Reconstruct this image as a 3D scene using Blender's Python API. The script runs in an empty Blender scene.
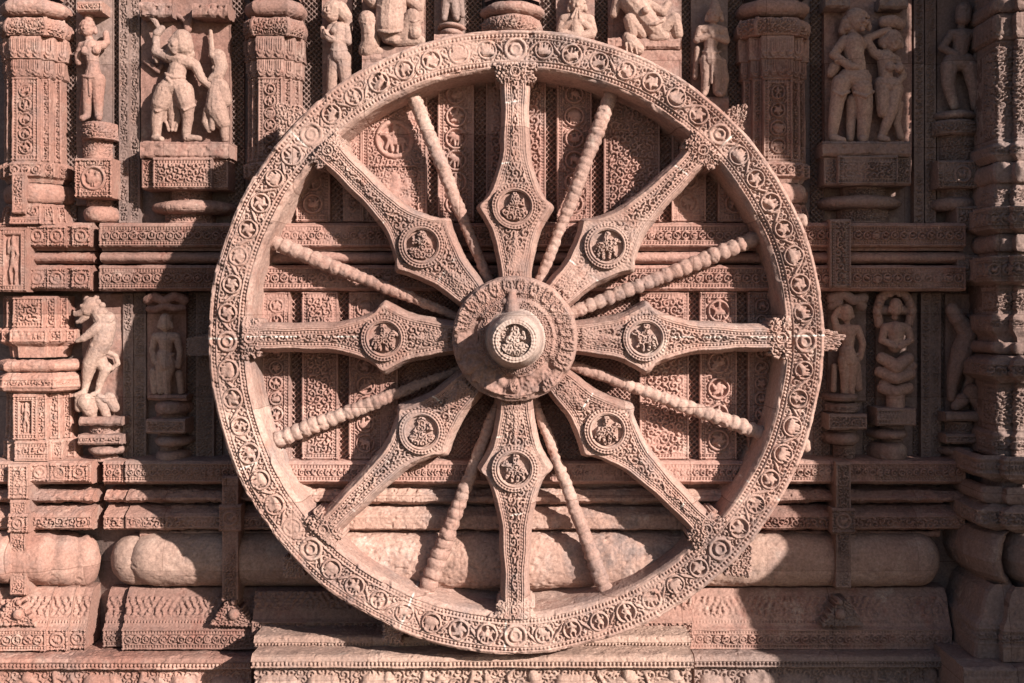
import bpy, math
import numpy as np
from mathutils import Vector

# ------------------------------------------------------------------ camera, light, exposure
U = 0.005                    # one design unit = 5 mm; the wheel's front plane is depth 0
DIST = 1120.0                # camera distance from the wheel's front plane, in units
VX, VY = 530.0, 305.0        # where the camera's axis meets the picture
CH = 2.40                    # camera height in metres
SUN = Vector((-1.02, 1.0, -0.61))

scn = bpy.context.scene
COL = scn.collection
cd = bpy.data.cameras.new('camera'); cam = bpy.data.objects.new('camera', cd); COL.objects.link(cam)
cam.location = (0, -DIST * U, CH); cam.rotation_euler = (math.pi / 2, 0, 0)
cd.sensor_width = 36; cd.lens = 36 * DIST / 1024
cd.shift_x = (512 - VX) / 1024; cd.shift_y = -(341.5 - VY) / 1024
cd.clip_start = 0.1; cd.clip_end = 500
scn.camera = cam

wd = bpy.data.worlds.new('World'); scn.world = wd; wd.use_nodes = True
nt = wd.node_tree
sky = nt.nodes.new('ShaderNodeTexSky'); sky.sky_type = 'NISHITA'; sky.sun_disc = False
hor = math.hypot(SUN.x, SUN.y)
sky.sun_elevation = math.atan2(-SUN.z, hor); sky.sun_rotation = math.atan2(-SUN.x, -SUN.y)
nt.links.new(sky.outputs[0], nt.nodes['Background'].inputs[0])
nt.nodes['Background'].inputs[1].default_value = 0.05
sl = bpy.data.lights.new('sun', 'SUN'); sl.energy = 5.0; sl.angle = math.radians(0.6); sl.color = (1.0, 0.92, 0.83)
so = bpy.data.objects.new('sun', sl); COL.objects.link(so); so.location = (6, -8, 9)
so.rotation_euler = SUN.to_track_quat('-Z', 'Y').to_euler()
scn.view_settings.view_transform = 'Standard'; scn.view_settings.look = 'None'
scn.view_settings.exposure = 1.16; scn.view_settings.gamma = 1
scn.view_settings.use_curve_mapping = False

# ------------------------------------------------------------------ materials
def stone(name, a, b, c, bump=0.4, blotch=0.5, blocks=0.9, stain=0.45, pale=(0.42, 0.34, 0.295)):
    m = bpy.data.materials.new(name); m.use_nodes = True
    n = m.node_tree.nodes; L = m.node_tree.links
    bs = n['Principled BSDF']; bs.inputs['Roughness'].default_value = 0.9
    bs.inputs['Specular IOR Level'].default_value = 0.18
    geo = n.new('ShaderNodeNewGeometry')
    def noise(sc, det, rough=0.6):
        t = n.new('ShaderNodeTexNoise'); t.inputs['Scale'].default_value = sc; t.inputs['Detail'].default_value = det
        t.inputs['Roughness'].default_value = rough; L.new(geo.outputs['Position'], t.inputs['Vector']); return t
    def ramp(src, p0, p1):
        r = n.new('ShaderNodeMapRange'); r.inputs[1].default_value = p0; r.inputs[2].default_value = p1
        L.new(src, r.inputs[0]); return r.outputs[0]
    def mix(f, x, y):
        k = n.new('ShaderNodeMix'); k.data_type = 'RGBA'
        if isinstance(f, float): k.inputs[0].default_value = f
        else: L.new(f, k.inputs[0])
        for i, q in ((6, x), (7, y)):
            if isinstance(q, tuple): k.inputs[i].default_value = (*q, 1)
            else: L.new(q, k.inputs[i])
        return k.outputs[2]
    big = noise(1.7, 3); mid = noise(9, 5, 0.7); fine = noise(70, 4, 0.7); patch = noise(4.0, 6, 0.72)
    c1 = mix(ramp(big.outputs[0], 0.38, 0.62), a, b)
    c2 = mix(ramp(mid.outputs[0], 0.52, 0.72), c1, c)
    # pale mineral bloom and dark lichen, each a patch with its own outline
    mp = ramp(patch.outputs[0], 0.60, 0.70)
    mm = n.new('ShaderNodeMath'); mm.operation = 'MULTIPLY'; mm.inputs[1].default_value = blotch; L.new(mp, mm.inputs[0])
    c3 = mix(mm.outputs[0], c2, pale)
    dk = ramp(patch.outputs[0], 0.40, 0.30)
    md = n.new('ShaderNodeMath'); md.operation = 'MULTIPLY'; md.inputs[1].default_value = blotch; L.new(dk, md.inputs[0])
    c4 = mix(md.outputs[0], c3, (0.15, 0.095, 0.08))
    mv = n.new('ShaderNodeMath'); mv.operation = 'MULTIPLY'; mv.inputs[1].default_value = 0.95 * blotch; L.new(ramp(noise(2.3, 8, 0.75).outputs[0], 0.50, 0.62), mv.inputs[0])
    c4 = mix(mv.outputs[0], c4, (0.185, 0.142, 0.136))      # mauve-grey lichen film
    bk = n.new('ShaderNodeMath'); bk.operation = 'MULTIPLY'; bk.inputs[1].default_value = 0.75 * blotch; L.new(ramp(noise(13, 7, 0.8).outputs[0], 0.60, 0.70), bk.inputs[0])
    c4 = mix(bk.outputs[0], c4, (0.085, 0.062, 0.058))      # specks of black crust
    # masonry: each block has its own tone, thin joints between
    sep = n.new('ShaderNodeSeparateXYZ'); L.new(geo.outputs['Position'], sep.inputs[0])
    cmb = n.new('ShaderNodeCombineXYZ'); L.new(sep.outputs[0], cmb.inputs[0]); L.new(sep.outputs[2], cmb.inputs[1])
    br = n.new('ShaderNodeTexBrick'); br.inputs['Scale'].default_value = 1.0; br.inputs['Brick Width'].default_value = 0.83; br.inputs['Row Height'].default_value = 0.47
    br.inputs['Mortar Size'].default_value = 0.0026; br.inputs['Mortar Smooth'].default_value = 0.3; br.offset = 0.43
    br.inputs['Color1'].default_value = (1.24, 1.22, 1.20, 1); br.inputs['Color2'].default_value = (0.78, 0.71, 0.70, 1); br.inputs['Mortar'].default_value = (0.62, 0.55, 0.52, 1)
    L.new(cmb.outputs[0], br.inputs['Vector'])
    kb = n.new('ShaderNodeMix'); kb.data_type = 'RGBA'; kb.blend_type = 'MULTIPLY'; kb.inputs[0].default_value = blocks
    L.new(c4, kb.inputs[6]); L.new(br.outputs['Color'], kb.inputs[7]); c4 = kb.outputs[2]
    # dark rain stains running down
    mpn = n.new('ShaderNodeMapping'); mpn.inputs['Scale'].default_value = (5.5, 5.5, 0.9); L.new(geo.outputs['Position'], mpn.inputs['Vector'])
    st = n.new('ShaderNodeTexNoise'); st.inputs['Scale'].default_value = 1.0; st.inputs['Detail'].default_value = 6; st.inputs['Roughness'].default_value = 0.7; L.new(mpn.outputs[0], st.inputs['Vector'])
    sf = ramp(st.outputs[0], 0.56, 0.70); sq = n.new('ShaderNodeMath'); sq.operation = 'MULTIPLY'; sq.inputs[1].default_value = stain; L.new(sf, sq.inputs[0])
    c4 = mix(sq.outputs[0], c4, (0.10, 0.066, 0.060))
    # grain
    g = n.new('ShaderNodeMix'); g.data_type = 'RGBA'; g.blend_type = 'MULTIPLY'; g.inputs[0].default_value = 1.0
    gr = n.new('ShaderNodeMapRange'); gr.inputs[1].default_value = 0.3; gr.inputs[2].default_value = 0.7
    gr.inputs[3].default_value = 0.68; gr.inputs[4].default_value = 1.22
    L.new(fine.outputs[0], gr.inputs[0]); L.new(c4, g.inputs[6]); L.new(gr.outputs[0], g.inputs[7])
    # lime grout in the joints
    at = n.new('ShaderNodeAttribute'); at.attribute_name = 'grout'
    fin = mix(at.outputs['Fac'], g.outputs[2], (0.50, 0.44, 0.40))
    L.new(fin, bs.inputs['Base Color'])
    bp = n.new('ShaderNodeBump'); bp.inputs['Strength'].default_value = bump; bp.inputs['Distance'].default_value = 0.004
    ad = n.new('ShaderNodeMath'); ad.operation = 'ADD'
    L.new(fine.outputs[0], ad.inputs[0]); L.new(noise(220, 2).outputs[0], ad.inputs[1])
    L.new(ad.outputs[0], bp.inputs['Height']); L.new(bp.outputs[0], bs.inputs['Normal'])
    return m
PINK = stone('pink_stone', (0.245, 0.143, 0.119), (0.25, 0.162, 0.138), (0.215, 0.107, 0.088), stain=0.6)
PANEL = stone('panel_stone', (0.315, 0.19, 0.162), (0.31, 0.185, 0.157), (0.27, 0.142, 0.118), stain=0.3)
BEIGE = stone('flaked_stone', (0.36, 0.24, 0.20), (0.34, 0.21, 0.17), (0.42, 0.31, 0.27), blotch=0.9, blocks=0.6, stain=0.4, pale=(0.55, 0.46, 0.42))
WHEEL = stone('wheel_stone', (0.325, 0.226, 0.194), (0.30, 0.190, 0.160), (0.265, 0.150, 0.122), blotch=0.75, stain=0.4)
PALE = stone('bleached_stone', (0.44, 0.36, 0.32), (0.40, 0.31, 0.27), (0.36, 0.25, 0.21), stain=0.2, pale=(0.60, 0.54, 0.50))
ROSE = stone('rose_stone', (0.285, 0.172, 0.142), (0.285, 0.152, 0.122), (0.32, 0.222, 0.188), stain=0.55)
TAN = stone('tan_stone', (0.315, 0.213, 0.176), (0.27, 0.175, 0.145), (0.345, 0.245, 0.205), blocks=0.6, stain=0.5)
GREY = stone('shade_grey_stone', (0.20, 0.140, 0.124), (0.175, 0.126, 0.114), (0.23, 0.152, 0.13))  # grey stone, base colour lowered to deepen the shade, mostly at the right
SOIL = stone('dry_earth', (0.13, 0.095, 0.07), (0.11, 0.085, 0.06), (0.15, 0.11, 0.08), blocks=0.0)

# ------------------------------------------------------------------ noise and ornament
def _h(i, j, k, s):
    n = (i * 374761393 + j * 668265263 + k * 1274126177 + s * 974711) & 0x7fffffff
    n = ((n ^ (n >> 13)) * 1103515245) & 0x7fffffff
    return ((n ^ (n >> 16)) & 0xffff) / 65535.0
def vnoise(P, sc, s=0):
    q = P / sc; i = np.floor(q).astype(np.int64); f = q - i; f = f * f * (3 - 2 * f)
    x, y, z = i[..., 0], i[..., 1], i[..., 2]; fx, fy, fz = f[..., 0], f[..., 1], f[..., 2]
    def lp(a, b, t): return a + (b - a) * t
    r = [lp(lp(_h(x, y, z + c, s), _h(x + 1, y, z + c, s), fx), lp(_h(x, y + 1, z + c, s), _h(x + 1, y + 1, z + c, s), fx), fy) for c in (0, 1)]
    return lp(r[0], r[1], fz) * 2 - 1
def sm(x, a, b):
    t = np.clip((x - a) / (b - a), 0, 1); return t * t * (3 - 2 * t)

TEMPL = {
 'elephant': [(-.4, .1, .25, .15, .38, .34), (.5, .22, .52, .2, .27, .25), (.7, .1, .72, -.45, .13, .08), (-.55, -.1, -.55, -.75, .16, .13), (-.25, -.1, -.2, -.75, .15, .13), (.12, -.1, .1, -.75, .15, .13), (.35, -.1, .38, -.7, .14, .12), (-.75, .2, -.85, -.3, .06, .05)],
 'lion': [(-.45, .0, .2, .15, .24, .28), (.42, .42, .46, .4, .26, .24), (.62, .32, .7, .3, .13, .12), (-.5, -.1, -.6, -.7, .12, .1), (-.35, -.1, -.25, -.72, .12, .1), (.2, 0, .15, -.7, .12, .1), (.3, .1, .65, -.35, .11, .09), (-.6, .15, -.8, .5, .07, .09), (-.8, .5, -.5, .7, .08, .07)],
 'rider': [(-.4, -.1, .25, -.05, .22, .22), (.3, 0, .6, .35, .15, .12), (.6, .35, .8, .25, .12, .09), (-.45, -.2, -.6, -.8, .1, .08), (-.3, -.2, -.2, -.8, .1, .08), (.2, -.2, .15, -.8, .1, .08), (.3, -.2, .6, -.6, .1, .08), (-.1, .15, -.05, .5, .15, .13), (-.05, .75, -.04, .74, .15, .14), (-.05, .4, .3, .3, .08, .07), (-.6, .0, -.8, -.4, .07, .05)],
 'deity': [(0, .62, 0, .6, .2, .19), (0, .85, 0, .8, .1, .1), (0, .3, 0, -.15, .24, .19), (-.6, -.45, .6, -.45, .19, .19), (-.22, .32, -.5, 0, .1, .09), (-.5, 0, -.25, -.25, .09, .08), (.22, .32, .55, .15, .1, .09), (.55, .15, .5, .5, .08, .08), (-.75, -.78, .75, -.78, .1, .1)],
 'dancer': [(0, .72, 0, .7, .17, .16), (.02, .42, -.04, .1, .2, .15), (-.06, -.05, .0, -.1, .2, .19), (-.1, -.15, -.35, -.45, .13, .1), (-.35, -.45, -.2, -.85, .1, .09), (.1, -.15, .35, -.45, .13, .1), (.35, -.45, .25, -.85, .1, .09), (-.2, .45, -.55, .3, .09, .08), (-.55, .3, -.5, .75, .08, .07), (.2, .45, .55, .2, .09, .08), (.55, .2, .2, .0, .08, .07)],
 'whorl': [(0, 0, .01, 0, .22, .2)] + [(.35 * math.cos(a), .35 * math.sin(a), .72 * math.cos(a + .5), .72 * math.sin(a + .5), .2, .13) for a in np.arange(5) * 1.2566],
 'goose': [(-.3, -.1, .2, -.15, .3, .26), (.3, 0, .35, .45, .12, .1), (.35, .5, .55, .45, .13, .08), (-.4, 0, -.75, .4, .16, .12), (-.1, -.3, -.15, -.75, .07, .07), (.1, -.3, .15, -.75, .07, .07), (-.3, .1, -.35, .6, .12, .1)],
}
NAMES = ['elephant', 'lion', 'rider', 'dancer', 'whorl', 'goose', 'whorl', 'lion']
def blob(x, y, name, rs=None, fat=1.3):
    h = np.zeros(np.broadcast(x, y).shape)
    j = (lambda: rs.uniform(-.06, .06)) if rs is not None else (lambda: 0)
    for ax, ay, bx, by, ra, rb in TEMPL[name]:
        ax += j(); ay += j(); bx += j(); by += j()
        dx, dy = bx - ax, by - ay
        t = np.clip(((x - ax) * dx + (y - ay) * dy) / (dx * dx + dy * dy + 1e-9), 0, 1)
        r = (ra + (rb - ra) * t) * fat
        d2 = (x - ax - t * dx) ** 2 + (y - ay - t * dy) ** 2
        h = np.maximum(h, np.sqrt(np.clip(1 - d2 / (r * r), 0, 1)) * (0.55 + r * 1.4))
    return h

class Fd:
    """height field over a patch: u along, v across; H[v,u] in units"""
    def __init__(s, u, v, H=None):
        s.u = np.asarray(u, float); s.v = np.asarray(v, float)
        s.H = np.zeros((len(s.v), len(s.u))) if H is None else H
        s.W = s.u[-1] if len(s.u) else 0; s.T_ = s.v[-1] if len(s.v) else 0
    def sub(s, u0, u1, v0, v1):
        a, b = np.searchsorted(s.u, [u0, u1]); c, d = np.searchsorted(s.v, [v0, v1])
        f = Fd(s.u[a:b] - u0, s.v[c:d] - v0, s.H[c:d, a:b]); f.W = u1 - u0; f.T_ = v1 - v0; return f
    def T(s):
        f = Fd(s.v, s.u, s.H.T); f.W, f.T_ = s.T_, s.W; return f
    def ok(s): return s.H.size > 3

def ridge(f, v0, h=.9, w=.8):
    f.H += (h * np.exp(-((f.v - v0) / w) ** 2))[:, None]
def beads(f, v0, pitch=3.5, r=1.35, h=1.7):
    n = max(1, round(f.W / pitch)); p = f.W / n
    du = np.abs((f.u % p) - p / 2) / (p * .36); dv = np.abs(f.v - v0) / r
    q = (du[None, :] ** 4 + dv[:, None] ** 4)
    band = (np.abs(f.v - v0) < r * 1.35)[:, None]
    f.H += np.where(band, -h * 1.1, 0) + h * 1.6 * np.exp(-q * 1.2)
def curlmap(A, B, cell, seed=0):
    i = np.floor(A / cell).astype(np.int64); j = np.floor(B / cell).astype(np.int64)
    best = np.full(A.shape, 1e9); hh = np.zeros(A.shape)
    for di in (-1, 0, 1):
        for dj in (-1, 0, 1):
            I, J = i + di, j + dj
            cx = (I + .2 + .6 * _h(I, J, 1, seed)) * cell; cy = (J + .2 + .6 * _h(I, J, 2, seed)) * cell
            dx, dy = A - cx, B - cy; r = np.hypot(dx, dy); s = np.where(_h(I, J, 3, seed) > .5, 1, -1)
            val = .5 + .5 * np.cos(2 * np.pi * r / (cell * .5) + s * np.arctan2(dy, dx) + 6.28 * _h(I, J, 4, seed))
            m = r < best; best = np.where(m, r, best); hh = np.where(m, val, hh)
    return 1.15 * sm(hh, .25, .68) - .45
def curls(f, cell=6.0, h=2.0, seed=0):
    if not f.ok(): return
    A, B = np.meshgrid(f.u, f.v); f.H += h * curlmap(A, B, cell, seed)
def lattice(f, p=6.0, h=5.5):
    if not f.ok(): return
    A, B = np.meshgrid(f.u, f.v)
    m = np.minimum(np.abs(np.sin(np.pi * (A + B) / p)), np.abs(np.sin(np.pi * (A - B) / p)))
    f.H -= h * sm(m, .3, .62)
def medal(f, cu, cv, R, seed=0, kind=None, ringw=1.0, h=1.6, deep=1.0, figh=2.2, flip=None, rot=0):
    a, b = np.searchsorted(f.u, [cu - R - 4, cu + R + 4]); c, d = np.searchsorted(f.v, [cv - R - 4, cv + R + 4])
    if b - a < 2 or d - c < 2: return
    X = (f.u[a:b] - cu)[None, :]; Y = (f.v[c:d] - cv)[:, None]; r = np.hypot(X, Y); rs = np.random.RandomState(seed)
    H = f.H[c:d, a:b]; ins = r < R
    H[ins] = -deep
    out = (r >= R + ringw) & (r < R + ringw + 1.3); H[out] = np.minimum(H[out], -deep * .55)
    H[:] = np.maximum(H, h * np.exp(-((r - R) / ringw) ** 4) - 9 * (np.abs(r - R) > ringw * 1.3))
    if kind is None: kind = NAMES[rs.randint(len(NAMES))]
    fl = (rs.rand() < .5) if flip is None else flip
    q = (R - ringw) * 1.02; x = X / q * (-1 if fl else 1); y = Y / q + 0 * X; x = x + 0 * Y
    if rot: x, y = x * math.cos(rot) + y * math.sin(rot), -x * math.sin(rot) + y * math.cos(rot)
    bl = blob(x, y, kind, rs, 1.35)
    H += figh * (sm(bl, .1, .5) * .75 + .35 * bl) * (r < R - ringw * .5)
def vine(f, h=1.8, seed=0, R=None, pitch=None, kind=None, plainevery=0, vertical_fig=False):
    if not f.ok(): return
    w = f.T_ / 2; R = R or w * .80; pitch = pitch or 2.45 * R
    n = max(1, round(f.W / pitch)); p = f.W / n
    f.H -= h * .45; curls(f, max(4.2, R * .8), h * 1.0, seed)
    A, B = f.u[None, :], f.v[:, None]
    b0 = w + w * .86 * np.sin(np.pi * A / p); sl = w * .86 * np.pi / p * np.cos(np.pi * A / p)
    d = np.abs(B - b0) / np.sqrt(1 + sl * sl)
    gro = (d > 1.2) & (d < 2.4); f.H[gro] = np.minimum(f.H, -h * .5)[gro]
    f.H[:] = np.maximum(f.H, h * .8 * np.exp(-(d / 1.1) ** 4) - 9 * (d > 1.5))
    jr = np.random.RandomState(seed + 11); R0 = R
    for k in range(n):
        R = R0 * jr.uniform(.90, 1.04); w = f.T_ / 2 + jr.uniform(-.4, .4)
        if plainevery and k % plainevery == 0:
            medal(f, (k + .5) * p, w, R * 1.06, seed + k, 'whorl', 1.5, h * .8, h * .6, h * .6)
            X = (f.u - (k + .5) * p)[None, :]; r = np.hypot(X, f.v[:, None] - w)
            f.H[:] = np.maximum(f.H, h * .9 * np.exp(-((r - R * .5) / 1.2) ** 4) - 9 * (np.abs(r - R * .5) > 1.7))
        else:
            medal(f, (k + .5) * p, w, R, seed * 31 + k, kind, max(.75, R * .1), h * .8, h * 1.0, h * 1.7, rot=(-math.pi / 2 if vertical_fig else 0))
def lappets(f, h=2.0, p=9.0):
    n = max(1, round(f.W / p)); p = f.W / n
    a = np.abs((f.u % p) - p / 2)[None, :] / (p / 2); b = (f.v / max(f.T_, 1))[:, None]
    d = np.hypot(a * .9, np.clip(.45 - b, 0, 1) * 2.0)
    f.H += h * (np.where(d < .95, .35 + .45 * np.cos(2 * np.pi * d * 2.1), -.7))
def frame(f, m=1.2, bead=True, h=1.5):
    """moulded border with pearl rows; returns the field inside"""
    for g in (f, f.T()):
        ridge(g, m, h); ridge(g, g.T_ - m, h)
    if bead and min(f.W, f.T_) > 16:
        q = m + 2.4
        for g in ((f, f.T()) if min(f.W, f.T_) > 26 else ((f,) if f.W > f.T_ else (f.T(),))):
            beads(g, q, 3.2, 1.1); beads(g, g.T_ - q, 3.2, 1.1)
        k = q + 2.0
        for g in (f, f.T()):
            ridge(g, k, h * .7, .6); ridge(g, g.T_ - k, h * .7, .6)
        if min(f.W, f.T_) <= 26:
            if f.W > f.T_: return f.sub(m + 1.5, f.W - m - 1.5, k + .8, f.T_ - k - .8)
            return f.sub(k + .8, f.W - k - .8, m + 1.5, f.T_ - m - 1.5)
        return f.sub(k + .8, f.W - k - .8, k + .8, f.T_ - k - .8)
    return f.sub(m + 1.5, f.W - m - 1.5, m + 1.5, f.T_ - m - 1.5)
def orn(f, kind, seed=0):
    if not f.ok() or kind is None: return
    vert = f.T_ > f.W * 1.15
    g = f.T() if vert else f
    if kind == 'vine':
        g2 = frame(g)
        vine(g2, 2.7, seed, vertical_fig=vert) if g2.T_ < 30 else curls(g2, 8, 3.4, seed)
    elif kind == 'tinyvine':
        ridge(g, 1, 1.2); ridge(g, g.T_ - 1, 1.2); vine(g.sub(0, g.W, 2, g.T_ - 2), 2.2, seed, vertical_fig=vert)
    elif kind == 'curl': curls(frame(g), 7.4, 3.5, seed)
    elif kind == 'small': curls(frame(g, bead=False), 5.4, 2.9, seed)
    elif kind == 'lat': lattice(f)
    elif kind == 'finelat': lattice(f, 5.0, 3.6)
    elif kind == 'lap': lappets(f)
    elif kind == 'beads': beads(g, g.T_ / 2)
    elif kind == 'dent':
        ridge(g, .8, 1.0); beads(g, g.T_ / 2, 4.2, min(2.0, g.T_ * .3), 2.2); ridge(g, g.T_ - .8, 1.0)
    elif kind == 'rosette':
        curls(f, 5, 1.6, seed); frame(f, 1.2); medal(f, f.W / 2, f.T_ / 2, min(f.W, f.T_) * .3, seed, 'goose', 1.3, 2.0)
    elif kind == 'figures':
        g2 = frame(g); n = max(1, round(g2.W / (g2.T_ * .9))); rs = np.random.RandomState(seed)
        for k in range(n):
            X = ((g2.u - (k + .5) * g2.W / n) / (g2.T_ * .52))[None, :]; Y = ((g2.v - g2.T_ / 2) / (g2.T_ * .52))[:, None]
            g2.H[:] = np.maximum(g2.H, 2.6 * blob(X + 0 * Y, Y + 0 * X, ['dancer', 'rider', 'deity', 'lion'][rs.randint(4)], rs))
    elif kind == 'flute':
        A, B = np.meshgrid(f.u, f.v); t_ = B / max(f.T_, 1)
        ph = A + 3.2 * np.sin(t_ * 5.0) * np.where((np.floor(A / 30) % 2) > 0, 1, -1)
        f.H += 1.1 * np.cos(2 * np.pi * ph / 7.5) * sm(t_, .02, .2) + .7 * np.cos(2 * np.pi * B / 3.6) * (np.cos(2 * np.pi * ph / 7.5) > .3) + 1.2 * curlmap(A, B, 11, seed)
    elif kind == 'niche':
        g = frame(f); g.H -= 5; X = ((g.u - g.W / 2) / (g.W * .55))[None, :]; Y = ((g.v - g.T_ / 2) / (g.T_ * .52))[:, None]
        g.H += 5.5 * np.minimum(1, blob(X * 1.0 + 0 * Y, Y + 0 * X, 'dancer'))
    elif kind == 'elephants':
        n = max(1, round(f.W / (f.T_ * 1.0))); rs = np.random.RandomState(seed)
        curls(f, 9, 4.0, seed)
        f.H -= 2.5
        for k in range(n):
            X = ((f.u - (k + .5 + rs.uniform(-.08, .08)) * f.W / n) / (f.T_ * .52 * rs.uniform(.9, 1.1)))[None, :]; Y = ((f.v - f.T_ * rs.uniform(.44, .5)) / (f.T_ * .72))[:, None]
            f.H[:] = np.maximum(f.H, 8.0 * blob(X + 0 * Y, Y + 0 * X, 'elephant' if rs.rand() < .6 else ['rider', 'lion'][rs.randint(2)], rs, 1.0) - 2.5)

# ------------------------------------------------------------------ mesh building
OFF = 39.0                   # how much deeper the wall beyond the wheel lies than the pieces' own figures say
BK = 155.0
def X(px, d=0): return (px - VX) * (1 + d / DIST)          # design units, from a place seen at depth d
def Z(py, d=0): return -(py - VY) * (1 + d / DIST)
def W3(P):
    P = np.asarray(P, float); o = np.empty_like(P)
    o[..., 0] = P[..., 0] * U; o[..., 1] = P[..., 1] * U; o[..., 2] = CH + P[..., 2] * U
    return o
GEN = []
def new_mesh(name, verts, quads, mat, parent=None, polys=(), grout=None, smooth=True):
    me = bpy.data.meshes.new(name)
    nq = len(quads); tot = nq * 4 + sum(len(p) for p in polys)
    me.vertices.add(len(verts)); me.loops.add(tot); me.polygons.add(nq + len(polys))
    if parent is not None:
        org = np.array(parent['_o'])
    else:
        lo, hi = verts.min(0), verts.max(0); org = np.array([(lo[0] + hi[0]) / 2, (lo[1] + hi[1]) / 2, lo[2]])
    me.vertices.foreach_set('co', (verts - org).astype(np.float32).ravel())
    li = np.concatenate([np.asarray(quads, np.int32).ravel()] + [np.asarray(p, np.int32) for p in polys]) if polys else np.asarray(quads, np.int32).ravel()
    me.loops.foreach_set('vertex_index', li)
    lt = np.concatenate([np.full(nq, 4, np.int32), np.array([len(p) for p in polys], np.int32)])
    ls = np.concatenate([[0], np.cumsum(lt)[:-1]]).astype(np.int32)
    me.polygons.foreach_set('loop_start', ls)
    me.polygons.foreach_set('use_smooth', np.concatenate([np.full(nq, smooth), np.zeros(len(polys), bool)]))
    me.update(calc_edges=True)
    if grout is not None:
        at = me.attributes.new('grout', 'FLOAT', 'POINT'); at.data.foreach_set('value', grout.astype(np.float32).ravel())
    me.materials.append(mat)
    o = bpy.data.objects.new(name, me); COL.objects.link(o)
    if parent is not None:
        top = parent['_e']; o.parent = top
    else: o.location = org
    return o
def thing(name, label, cat, loc, group=None):
    """an Empty at the thing's base; loc in design units"""
    e = bpy.data.objects.new(name, None); COL.objects.link(e); w = W3(np.array(loc, float)); e.location = w
    e['label'] = label; e['category'] = cat; e.empty_display_size = .1
    if group: e['group'] = group
    return {'_e': e, '_o': w}
def under(obj, t):      # sub-parts hang below a part, which shares its thing's origin
    return {'_e': obj, '_o': t['_o']}
def normals(P, wrap):
    if wrap: du = (np.roll(P, -1, 1) - np.roll(P, 1, 1))
    else: du = np.gradient(P, axis=1)
    dv = np.gradient(P, axis=0); n = np.cross(du, dv); n /= np.linalg.norm(n, axis=2, keepdims=True) + 1e-9
    return n
def surf(name, P, H, mat, parent, wrap=False, rough=.5, caps=None, grout=None, seed=0):
    """grid surface P[v,u,3] (design units) carved by H along its normals"""
    n = normals(P, wrap)
    h = np.zeros(P.shape[:2]) if H is None else H.copy()
    if rough: h += rough * (vnoise(P, 17., seed) + .7 * vnoise(P, 5.5, seed + 1) + .35 * vnoise(P, 2.2, seed + 2))
    if rough: h -= 1.1 * rough * sm(vnoise(P, 3.4, seed + 3), .42, .72) + .5 * rough * np.abs(vnoise(P, 1.7, seed + 4))
    if rough:   # worn patches where the carving has gone soft
        wear = sm(vnoise(P, 40., seed + 5) + .6 * vnoise(P, 13., seed + 6), .15, .75)
        h -= wear * (np.clip(h, -2, 4) * .68 + .5)
    Q = P + n * h[..., None]
    nv, nu = P.shape[:2]; idx = np.arange(nv * nu).reshape(nv, nu)
    if wrap: r = np.roll(idx, -1, 1); a, b = idx, r
    else: a, b = idx[:, :-1], idx[:, 1:]
    quads = np.stack([a[:-1], b[:-1], b[1:], a[1:]], -1).reshape(-1, 4)
    V = Q.reshape(-1, 3); polys = []
    if caps is not None:        # close both ends back to depth caps
        ex = []; base = len(V)
        for c, rev in ((0, True), (-1, False)):
            lo, hi = Q[0, c].copy(), Q[-1, c].copy(); lo[1] = caps; hi[1] = caps
            k = base + len(ex); ex += [hi, lo]
            ring = list(idx[:, c]) + [k, k + 1]
            polys.append(ring[::-1] if rev else ring)
        V = np.concatenate([V, np.array(ex)])
        if grout is not None: grout = np.concatenate([grout.ravel(), np.zeros(len(ex))])
    return new_mesh(name, W3(V), quads, mat, parent, polys, grout)
def resample(pts, sp):
    pts = np.asarray(pts, float); out = [pts[0]]; s = [0.0]; cor = [0.0]
    for a, b in zip(pts[:-1], pts[1:]):
        L = np.linalg.norm(b - a); n = max(1, int(round(L / sp)))
        for k in range(1, n + 1):
            out.append(a + (b - a) * k / n); s.append(cor[-1] + L * k / n)
        cor.append(cor[-1] + L)
    return np.array(out), np.array(s), np.array(cor)
def mould(name, x0, x1, prof, mat, parent, bands=(), sp=.72, rough=.5, back=BK, seed=0, spu=None):
    """a moulding from x0 to x1 (units) with profile [(depth, z)] listed bottom to top; bands=[(segment, kind, u0, u1)]"""
    p, s, cor = resample(prof, sp); u = np.linspace(0, x1 - x0, max(2, int((x1 - x0) / (spu or sp)) + 1))
    P = np.empty((len(p), len(u), 3)); P[..., 0] = x0 + u[None, :]; P[..., 1] = p[:, 0:1]; P[..., 2] = p[:, 1:2]
    f = Fd(u, s)
    for q in bands:
        i, kind = q[0], q[1]; a, b = (q[2], q[3]) if len(q) > 2 else (0, x1 - x0)
        orn(f.sub(a, b, cor[i], cor[i + 1]), kind, seed + i * 7 + 1)
    return surf(name, P, f.H, mat, parent, rough=rough, caps=back, seed=seed)
def box(name, px0, px1, py0, py1, d, mat, parent, kind=None, back=BK, sp=.75, rough=.5, seed=0, r=1.5):
    """carved block seen from px0..px1, py0..py1 at front depth d"""
    d = d + OFF; back = back if back >= BK else back + OFF
    z0, z1 = Z(py1, d), Z(py0, d)
    return mould(name, X(px0, d), X(px1, d), [(back, z0), (d + r, z0), (d, z0 + r), (d, z1 - r), (d + r, z1), (back, z1)], mat, parent, [(2, kind)] if kind else (), sp, rough, back, seed)
def rollp(d, py0, py1, bulge, n=9):     # rounded profile from py1 (bottom) to py0 (top)
    out = []
    for k in range(n + 1):
        a = math.pi * k / n; out.append((d - bulge * math.sin(a), (Z(py0, d) + Z(py1, d)) / 2 - math.cos(a) * (Z(py0, d) - Z(py1, d)) / 2))
    return out
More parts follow.
